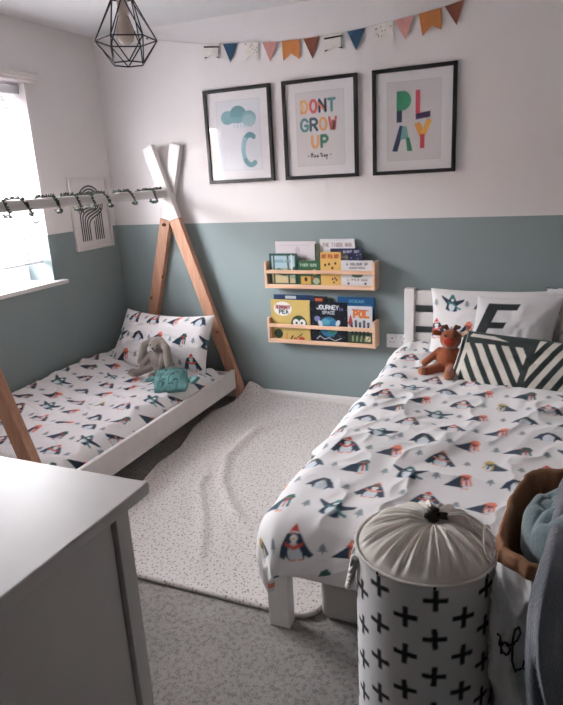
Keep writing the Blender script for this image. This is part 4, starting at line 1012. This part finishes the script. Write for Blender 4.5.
# ------------------------------------------------------------------ laundry basket
BX, BY, BR, BH = 2.592, -2.288, .164, .62
lb = thing('laundry_basket', 'tall white round laundry basket printed with black crosses at the foot of the bed', 'basket', (BX, BY, 0))
def basket():
    circ = 2 * PI * BR; C = Canvas(circ, BH, .0016, (214, 211, 210)); pit = circ / 8.0
    for row in range(13):
        z = BH - .035 - row * .0492
        for k in range(10):
            u = (k + (.5 if row % 2 else 0)) * pit + .052; a = random.uniform(-.05, .05); L = .0265; w_ = .0115
            for ang in (a, a + PI / 2):
                ca, sa = math.cos(ang) * L, math.sin(ang) * L; na, nb = -math.sin(ang) * w_ / 2, math.cos(ang) * w_ / 2
                for off in (-circ, 0, circ): C.poly([(u + off - ca + na, z - sa + nb), (u + off + ca + na, z + sa + nb), (u + off + ca - na, z + sa - nb), (u + off - ca - na, z - sa - nb)], (38, 38, 40))
    n = 340; nz = 190
    T, Z = np.meshgrid(np.linspace(0, 2 * PI, n), np.linspace(.004, BH, nz))
    Rr = BR + .0035 * fbm(T * 2 + 3, Z * 5) * np.where((T < .3) | (T > 5.9), 0, 1) - .004 * sst(.06, 0, Z)
    top = np.stack([BX + Rr * np.cos(T), BY + Rr * np.sin(T), Z], -1); inn = np.stack([BX + (Rr - .004) * np.cos(T), BY + (Rr - .004) * np.sin(T), Z], -1)
    cols = C.sample(T / (2 * PI) * circ, Z)
    grid('body', top, inn, cols, M['canvas'], lb)
    MB().lathe([(.001, .002), (BR - .006, .002), (BR - .006, .006), (.001, .006)], (BX, BY, 0), 64).build('bottom', M['linen'], lb)
    MB().tube([(BX + (BR - .001) * math.cos(a), BY + (BR - .001) * math.sin(a), BH) for a in np.linspace(0, 2 * PI, 65)[:-1]], .0042, 8, closed=True).build('rim', M['cord_w'], lb, True)
    # gathered lid
    n = 420; nr = 70; T, Q = np.meshgrid(np.linspace(0, 2 * PI, n), np.linspace(1, .085, nr))
    gx, gy = .012, .035
    ph = 3.0 * fbm(np.cos(T) * 2 + 5, np.sin(T) * 2 + 5)
    pl = np.sin(T * 27 + ph * 3 + 1.2 * (1 - Q)) * .55 + np.sin(T * 41 + ph * 2) * .3 + .35 * np.sin(T * 15 + 1)
    amp = .0085 * np.clip((1 - Q) * 5, 0, 1) * (.35 + .65 * np.clip(Q * 1.5, 0, 1)) 
    dome = .008 + .056 * (1 - Q ** 2.6) ** .7 - .012 * sst(.35, .1, Q)
    Rr = (BR - .006) * Q
    cxs = BX + gx * (1 - Q); cys = BY + gy * (1 - Q)
    Z = BH - .012 + dome + amp * pl + .014 * fbm(np.cos(T) * 1.7 + 3, np.sin(T) * 1.7 + 8) * np.sin(PI * Q)
    top = np.stack([cxs + Rr * np.cos(T), cys + Rr * np.sin(T), Z], -1); bot = top.copy(); bot[..., 2] -= .004
    top[:, -1] = top[:, 0]; bot[:, -1] = bot[:, 0]
    grid('gathered_lid', top, bot, None, M['linen'], lb)
    cx, cy, cz = BX + gx, BY + gy, BH + .048
    MB().lathe([(.006, -.01), (.014, .0), (.016, .012), (.012, .02), (.015, .026), (.008, .03)], (cx, cy, cz - .004), 16).ell((cx - .012, cy - .006, cz + .006), (.01, .009, .008)).build('gather_neck', M['brass'], lb, True)
    MB().tube([(cx + .012, cy - .004, cz + .012), (cx + .034, cy - .01, cz + .016)], .0085, 12).build('cord_stopper', M['brass'], lb, True)
    def cpath(pts, n=10):
        P = [Vector(p) for p in pts]; P = [P[0]] + P + [P[-1]]; o = []
        for i in range(1, len(P) - 2):
            for k in range(n):
                t = k / n; a, b, c_, d = P[i - 1:i + 3]
                o.append(.5 * ((2 * b) + (c_ - a) * t + (2 * a - 5 * b + 4 * c_ - d) * t * t + (3 * b - a - 3 * c_ + d) * t ** 3))
        return o + [P[-2]]
    dc = MB()
    dc.tube(cpath([(cx + .03, cy - .01, cz + .016), (cx + .07, cy + .01, cz + .012), (BX + .11, BY + .02, BH + .046), (BX + .145, BY - .01, BH + .03), (BX + .15, BY - .04, BH + .02), (BX + .135, BY - .03, BH + .035), (BX + .1, BY + .0, BH + .046)]), .0026, 6)
    dc.tube(cpath([(cx + .03, cy - .008, cz + .018), (cx + .065, cy + .025, cz + .01), (BX + .12, BY + .05, BH + .045), (BX + .15, BY + .02, BH + .03), (BX + .157, BY - .02, BH + .018), (BX + .148, BY - .05, BH + .016)]), .0026, 6)
    dc.tube(cpath([(BX + .148, BY - .05, BH + .016), (BX + .135, BY - .035, BH + .034), (BX + .13, BY + .04, BH + .045), (BX + .14, BY + .06, BH + .03)]), .0026, 6)
    dc.build('drawcord', M['cord_w'], lb, True)
    # rope handle at the left
    ha = math.radians(192); hp = []
    for k in range(41):
        t = k / 40; a = ha + (t - .5) * .62; z = BH - .02 - .0; dz = -.115 * math.sin(PI * t) ** .7; out = .008 + .012 * math.sin(PI * t)
        hp.append(Vector((BX + (BR + out) * math.cos(a), BY + (BR + out) * math.sin(a), z + dz)))
    hd = MB()
    for s_ in (0, 2 * PI / 3, 4 * PI / 3):
        P = []
        for i, p in enumerate(hp):
            t = (hp[min(i + 1, 40)] - hp[max(i - 1, 0)]).normalized(); n1 = t.cross(Vector((0, 0, 1))).normalized(); n2 = t.cross(n1); th = i * .95 + s_
            P.append(p + (n1 * math.cos(th) + n2 * math.sin(th)) * .0048)
        hd.tube(P, .0048, 6)
    hd.ell(hp[0], (.009,) * 3, sub=2).ell(hp[-1], (.009,) * 3, sub=2); hd.build('rope_handle', M['cord_w'], lb, True)
    
    for p in np.linspace(0, 2 * PI, 9)[:-1]: MB().ell((BX + (BR + .002) * math.cos(p + .3), BY + (BR + .002) * math.sin(p + .3), BH - .002), (.0038, .0038, .005), sub=2).build('rim_clip', M['brass'], lb, True)
basket()

# ------------------------------------------------------------------ paper storage bag with folded blanket, throw over it
GX, GY = 2.932, -2.265
pb = thing('paper_bag', 'white crumpled paper sack with black handwriting and brown lining beside the cross basket', 'bag', (GX, GY, 0))
def sq(a, r, k=4.0):
    c, s_ = np.cos(a), np.sin(a); return r * np.sign(c) * np.abs(c) ** (2 / k), r * np.sign(s_) * np.abs(s_) ** (2 / k)
def bag():
    n = 220; nz = 130; hb = .63; rb = .163
    T, Q = np.meshgrid(np.linspace(0, 2 * PI, n), np.linspace(0, 1, nz)); rot = -.10
    ex, ey = sq(T, 1.0, 4.0); rimz = .695 + .055 * np.maximum(0, np.sin(T + .1)) + .012 * fbm(np.cos(T) * 2 + 9, np.sin(T) * 2, 2)
    wob = .018 * fbm(np.cos(T) * 2.5 + Q * 3, np.sin(T) * 2.5 + Q * 5 + 3, 3) + .02 * (np.clip(ridges(T * 2.2 + Q * 2, Q * 5 + T), 0, 1) ** 3) 
    wob = wob * sst(0, .3, T) * (1 - sst(5.98, 6.283, T)) * (1 - .6 * sst(.8, 1, Q))
    k = rb * (1 + .0 * Q) + wob
    X = GX + ex * k * np.cos(rot) - ey * k * np.sin(rot); Y = GY + ex * k * np.sin(rot) + ey * k * np.cos(rot); Z = .003 + Q * rimz
    X[:, -1] = X[:, 0]; Y[:, -1] = Y[:, 0]
    top = np.stack([X, Y, Z], -1); inn = top.copy(); inn[..., 0] -= (X - GX) * .03; inn[..., 1] -= (Y - GY) * .03
    grid('bag_body', top, inn, None, M['tyvek'], pb)
    # folded cuff / inside: brown lining
    cz = .045
    o1 = top[-1] + [0, 0, .001]; c3 = np.array([GX, GY, 0])
    def scl(P, f, dz): q_ = P.copy(); q_[:, :2] = (P[:, :2] - c3[:2]) * f + c3[:2]; q_[:, 2] += dz; return q_
    L = np.stack([scl(top[-1], 1.055, -.028), scl(top[-1], 1.05, -.012), scl(top[-1], 1.045, .0), scl(top[-1], 1.0, .008), scl(top[-1], .955, -.003), scl(top[-1], .92, -.05), scl(top[-1], .875, -.16), scl(top[-1], .84, -.3)])
    L2 = np.stack([scl(top[-1], 1.045, -.028), scl(top[-1], 1.04, -.012), scl(top[-1], 1.03, -.004), scl(top[-1], .99, .001), scl(top[-1], .975, -.01), scl(top[-1], .965, -.05), scl(top[-1], .95, -.16), scl(top[-1], .92, -.3)])
    grid('lining', L, L2, None, M['kraft'], pb)
    # handwriting strokes on the front-left side, following the surface
    def surf(t, z):                    # x on the front face, height -> just outside the surface
        jc = int(min(nz - 6, max(5, z / .70 * (nz - 1)))); ys_ = []
        for j in range(jc - 5, jc + 5):
            row = top[j]; k_ = row[:, 1] < GY - .08; o_ = np.argsort(row[k_, 0]); ys_ += [np.interp(t + e, row[k_, 0][o_], row[k_, 1][o_]) for e in (-.004, 0, .004)]
        return Vector((t, min(ys_) - .002, z))
    def wri(name_, P, wd=.0022):
        q_ = []
        for (a, b), (c_, d) in zip(P, P[1:]):
            for k_ in range(6): t = k_ / 6; q_.append(surf(a + (c_ - a) * t, b + (d - b) * t))
        q_.append(surf(*P[-1])); MB().tube(q_, wd, 6).build(name_, M['ink'], pb, True)
    return surf, wri, top
surf, wri, bag_top = bag()
TX0 = 2.768
def L_(pts, ox): return [(TX0 + (ox + x) * .9, .47 + y * .85) for x, y in pts]
wri('handwriting', L_([(-.002, .034), (.008, .032), (.022, .036), (.03, .022), (.026, .004), (.014, -.004), (.004, .006), (.006, .022), (.018, .034), (.034, .032), (.044, .05), (.05, .08), (.046, .1), (.038, .088), (.034, .04), (.036, -.01), (.044, -.034), (.058, -.026)], .0))
wri('handwriting', L_([(.086, .004), (.074, .014), (.062, .002), (.06, -.02), (.07, -.034), (.082, -.024), (.088, .004)], .0))
wri('handwriting', L_([(.092, .085), (.09, .03), (.088, -.02), (.094, -.05), (.102, -.046)], .0))

# blanket stuffed in the bag
def lumps(name, label, cat, c, rx, ry, h, m, seed, n=150):
    U, V = np.meshgrid(np.linspace(-1, 1, n), np.linspace(-1, 1, n))
    # square to disc
    X = U * np.sqrt(1 - V * V / 2); Y = V * np.sqrt(1 - U * U / 2); rr_ = np.clip(X * X + Y * Y, 0, 1)
    w1 = fbm(X * 1.3 + seed, Y * 1.3, 2) * 3.2; w2 = fbm(X * 2 + seed + 5, Y * 2 + 3, 2) * 2
    Z = h * (1 - rr_) ** .4 * (.75 + .9 * fbm(X * 1.2 + seed, Y * 1.2 + 1, 2)) + (.020 * np.abs(np.sin((X * 2.2 + Y * 4.5) + w1 * 1.6)) + .016 * np.abs(np.sin(X * 5 - Y * 3 + w2 * 2.4))) * (1 - rr_) ** .4
    top = np.stack([c[0] + X * rx, c[1] + Y * ry, c[2] + Z], -1); bot = top.copy(); bot[..., 2] = c[2] - .04 - .1 * (1 - rr_)
    return tag(grid(name, top, bot, None, m), label, cat)
lumps('blanket', 'blue-green fleece blanket stuffed into the white paper sack', 'blanket', (GX + .005, GY + .0, .69), .138, .138, .10, M['bluknit'], 2.2)

# slate throw draped over the right of the sack, down to the floor
def throw():
    # rows follow a path from behind the sack over its rim and down the front; columns run to the right
    path = [(-2.12, .755), (-2.2, .80), (-2.3, .79), (-2.42, .745), (-2.50, .67), (-2.525, .56), (-2.535, .40), (-2.54, .2), (-2.545, .015)]
    left = [2.90, 2.87, 2.862, 2.842, 2.822, 2.822, 2.84, 2.86, 2.87]
    ts = np.linspace(0, len(path) - 1, 190); k = np.arange(len(path))
    py_ = np.interp(ts, k, [p[0] for p in path]); pz_ = np.interp(ts, k, [p[1] for p in path]); lx = np.interp(ts, k, left)
    ker = np.ones(17) / 17; sm = lambda a: np.convolve(np.pad(a, 8, mode='edge'), ker, 'valid')
    py_, pz_, lx = sm(py_), sm(pz_), sm(lx)
    U, Tt = np.meshgrid(np.linspace(0, 1, 150), np.linspace(0, 1, 190))
    X = lx[:, None] + U * .40; Y = py_[:, None] + 0 * U; Z = pz_[:, None] + 0 * U
    low = sst(.3, .6, Tt)
    f = .026 * np.sin(U * 15 + .9 + 1.4 * Tt + 2 * fbm(U * 2, Tt * 3)) * (.3 + .7 * low) + .018 * fbm(U * 6, Tt * 4 + 3)
    Y = Y - f * low - .0; Z = Z + f * (1 - low) + .03 * fbm(U * 4 + 2, Tt * 5) * (1 - low)
    # round the left edge back
    us = .02 + .14 * sst(.5, .95, Tt); Y = Y - .035 * sst(0, .035, U - us) * low; Y = Y + .03 * np.exp(-((U - us - .16) / .05) ** 2) * low
    e = np.clip(1 - U / .05, 0, 1) ** 2; Y = Y + e * .03 * low; Z = Z - e * .03 * (1 - low)
    Z = np.maximum(Z, .012)
    top = np.stack([X, Y, Z], -1)
    du = np.gradient(top, axis=1); dv = np.gradient(top, axis=0); nrm = np.cross(du, dv); nrm /= np.linalg.norm(nrm, axis=2)[..., None] + 1e-9
    if nrm[20, 40, 2] < 0: nrm = -nrm
    bot = top - nrm * .018
    tag(grid('throw', top, bot, None, M['greyfleece']), 'slate grey fleece throw draped over the paper sack down to the floor', 'throw')
throw()

# ------------------------------------------------------------------ chest of drawers
cdw = thing('chest_of_drawers', 'white chest of drawers with a broad flat top in the near left corner', 'chest of drawers', (1.2, -2.79, 0))
CX0, CX1, CY0, CY1, CT = .50, 1.958, -3.06, -2.562, .80
M['chest'] = mat('chest paint', (192, 187, 184), .42, bump=.04, bscale=120, var=.02, vscale=10)
MB().box((CX0 - .03, -3.075, CT - .031), (1.992, -2.518, CT), .004, 3).build('top', M['chest'], cdw)
for x, sgn in ((CX1, 1), (CX0, -1)):
    xi_ = x - sgn * .035
    MB().box((min(x, xi_), CY1 - .045, 0), (max(x, xi_), CY1, CT - .031), .002).build('stile', M['chest'], cdw)
    MB().box((min(x, xi_), CY0, 0), (max(x, xi_), CY0 + .045, CT - .031), .002).build('stile', M['chest'], cdw)
    xa, xb = x - sgn * .014, x - sgn * .03
    MB().box((min(xa, xb), CY0 + .045, .06), (max(xa, xb), CY1 - .049, CT - .032)).build('side_panel', M['chest'], cdw)
MB().box((CX0 + .036, CY0, .06), (CX1 - .036, CY0 + .01, CT - .032)).build('back_panel', M['chest'], cdw)
MB().box((CX0 + .036, CY0 + .012, .06), (CX1 - .036, CY1 - .03, .075)).build('bottom_panel', M['chest'], cdw)
for i in range(3):
    for j in range(2):
        wdt = (CX1 - CX0 - .076) / 2; x = CX0 + .037 + j * (wdt + .002); z = .085 + i * .226
        d = MB().box((x, CY1 - .022, z), (x + wdt, CY1 - .002, z + .222), .002).build('drawer', M['chest'], cdw)
        for kx in (.2, .8): MB().lathe([(.006, 0), (.006, .012), (.014, .02), (.014, .026), (.006, .03)], (0, 0, 0), 16)
        for kx in (.2, .8):
            kb = MB(); kb.tube([(x + wdt * kx, CY1 - .002, z + .11), (x + wdt * kx, CY1 + .012, z + .11)], .006, 10).ell((x + wdt * kx, CY1 + .018, z + .11), (.015, .009, .015)); kb.build('knob', M['chest'], d, True)

# ------------------------------------------------------------------ light
wd = bpy.data.worlds.new('sky'); S.world = wd; wd.use_nodes = True; nt = wd.node_tree; bg = nt.nodes['Background']
bg.inputs['Color'].default_value = (.94, .965, 1.0, 1); bg.inputs['Strength'].default_value = SKY = 14.0
for (ya, yb) in ((-1.53, WY0 - .06), (WY1 + .06, -1.69)):
    ld = bpy.data.lights.new('window_portal', 'AREA'); ld.shape = 'RECTANGLE'; ld.size = WZ1 - .985 - .06; ld.size_y = abs(yb - ya); ld.cycles.is_portal = True
    lo = bpy.data.objects.new('window_portal', ld); COL.objects.link(lo); lo.location = (-.26, (ya + yb) / 2, (.985 + WZ1 - .06) / 2); lo.rotation_euler = (0, -PI / 2, 0)

# ------------------------------------------------------------------ camera (solved from the photograph's vanishing lines)
F = 608.336
r = Vector((0.91801512, 0.39311924, -0.05201436)); u = Vector((-0.06329867, 0.27475921, 0.95942725)); f = Vector((-0.39146074, 0.87747629, -0.27711703))
cam = bpy.data.cameras.new('camera'); co = bpy.data.objects.new('camera', cam); COL.objects.link(co)
cam.sensor_fit = 'VERTICAL'; cam.sensor_height = 24; cam.lens = F * 24 / 705; cam.clip_start = .05
co.matrix_world = Matrix(((r.x, u.x, -f.x, 2.814883), (r.y, u.y, -f.y, -3.56168768), (r.z, u.z, -f.z, 1.46766703), (0, 0, 0, 1)))
S.camera = co
S.view_settings.view_transform = 'Standard'; S.view_settings.look = 'None'; S.view_settings.gamma = 1; S.view_settings.use_curve_mapping = False
S.view_settings.exposure = 2.27
S.cycles.use_denoising = True; S.cycles.max_bounces = 10; S.cycles.diffuse_bounces = 6; S.cycles.transparent_max_bounces = 12
S.cycles.sample_clamp_indirect = 6
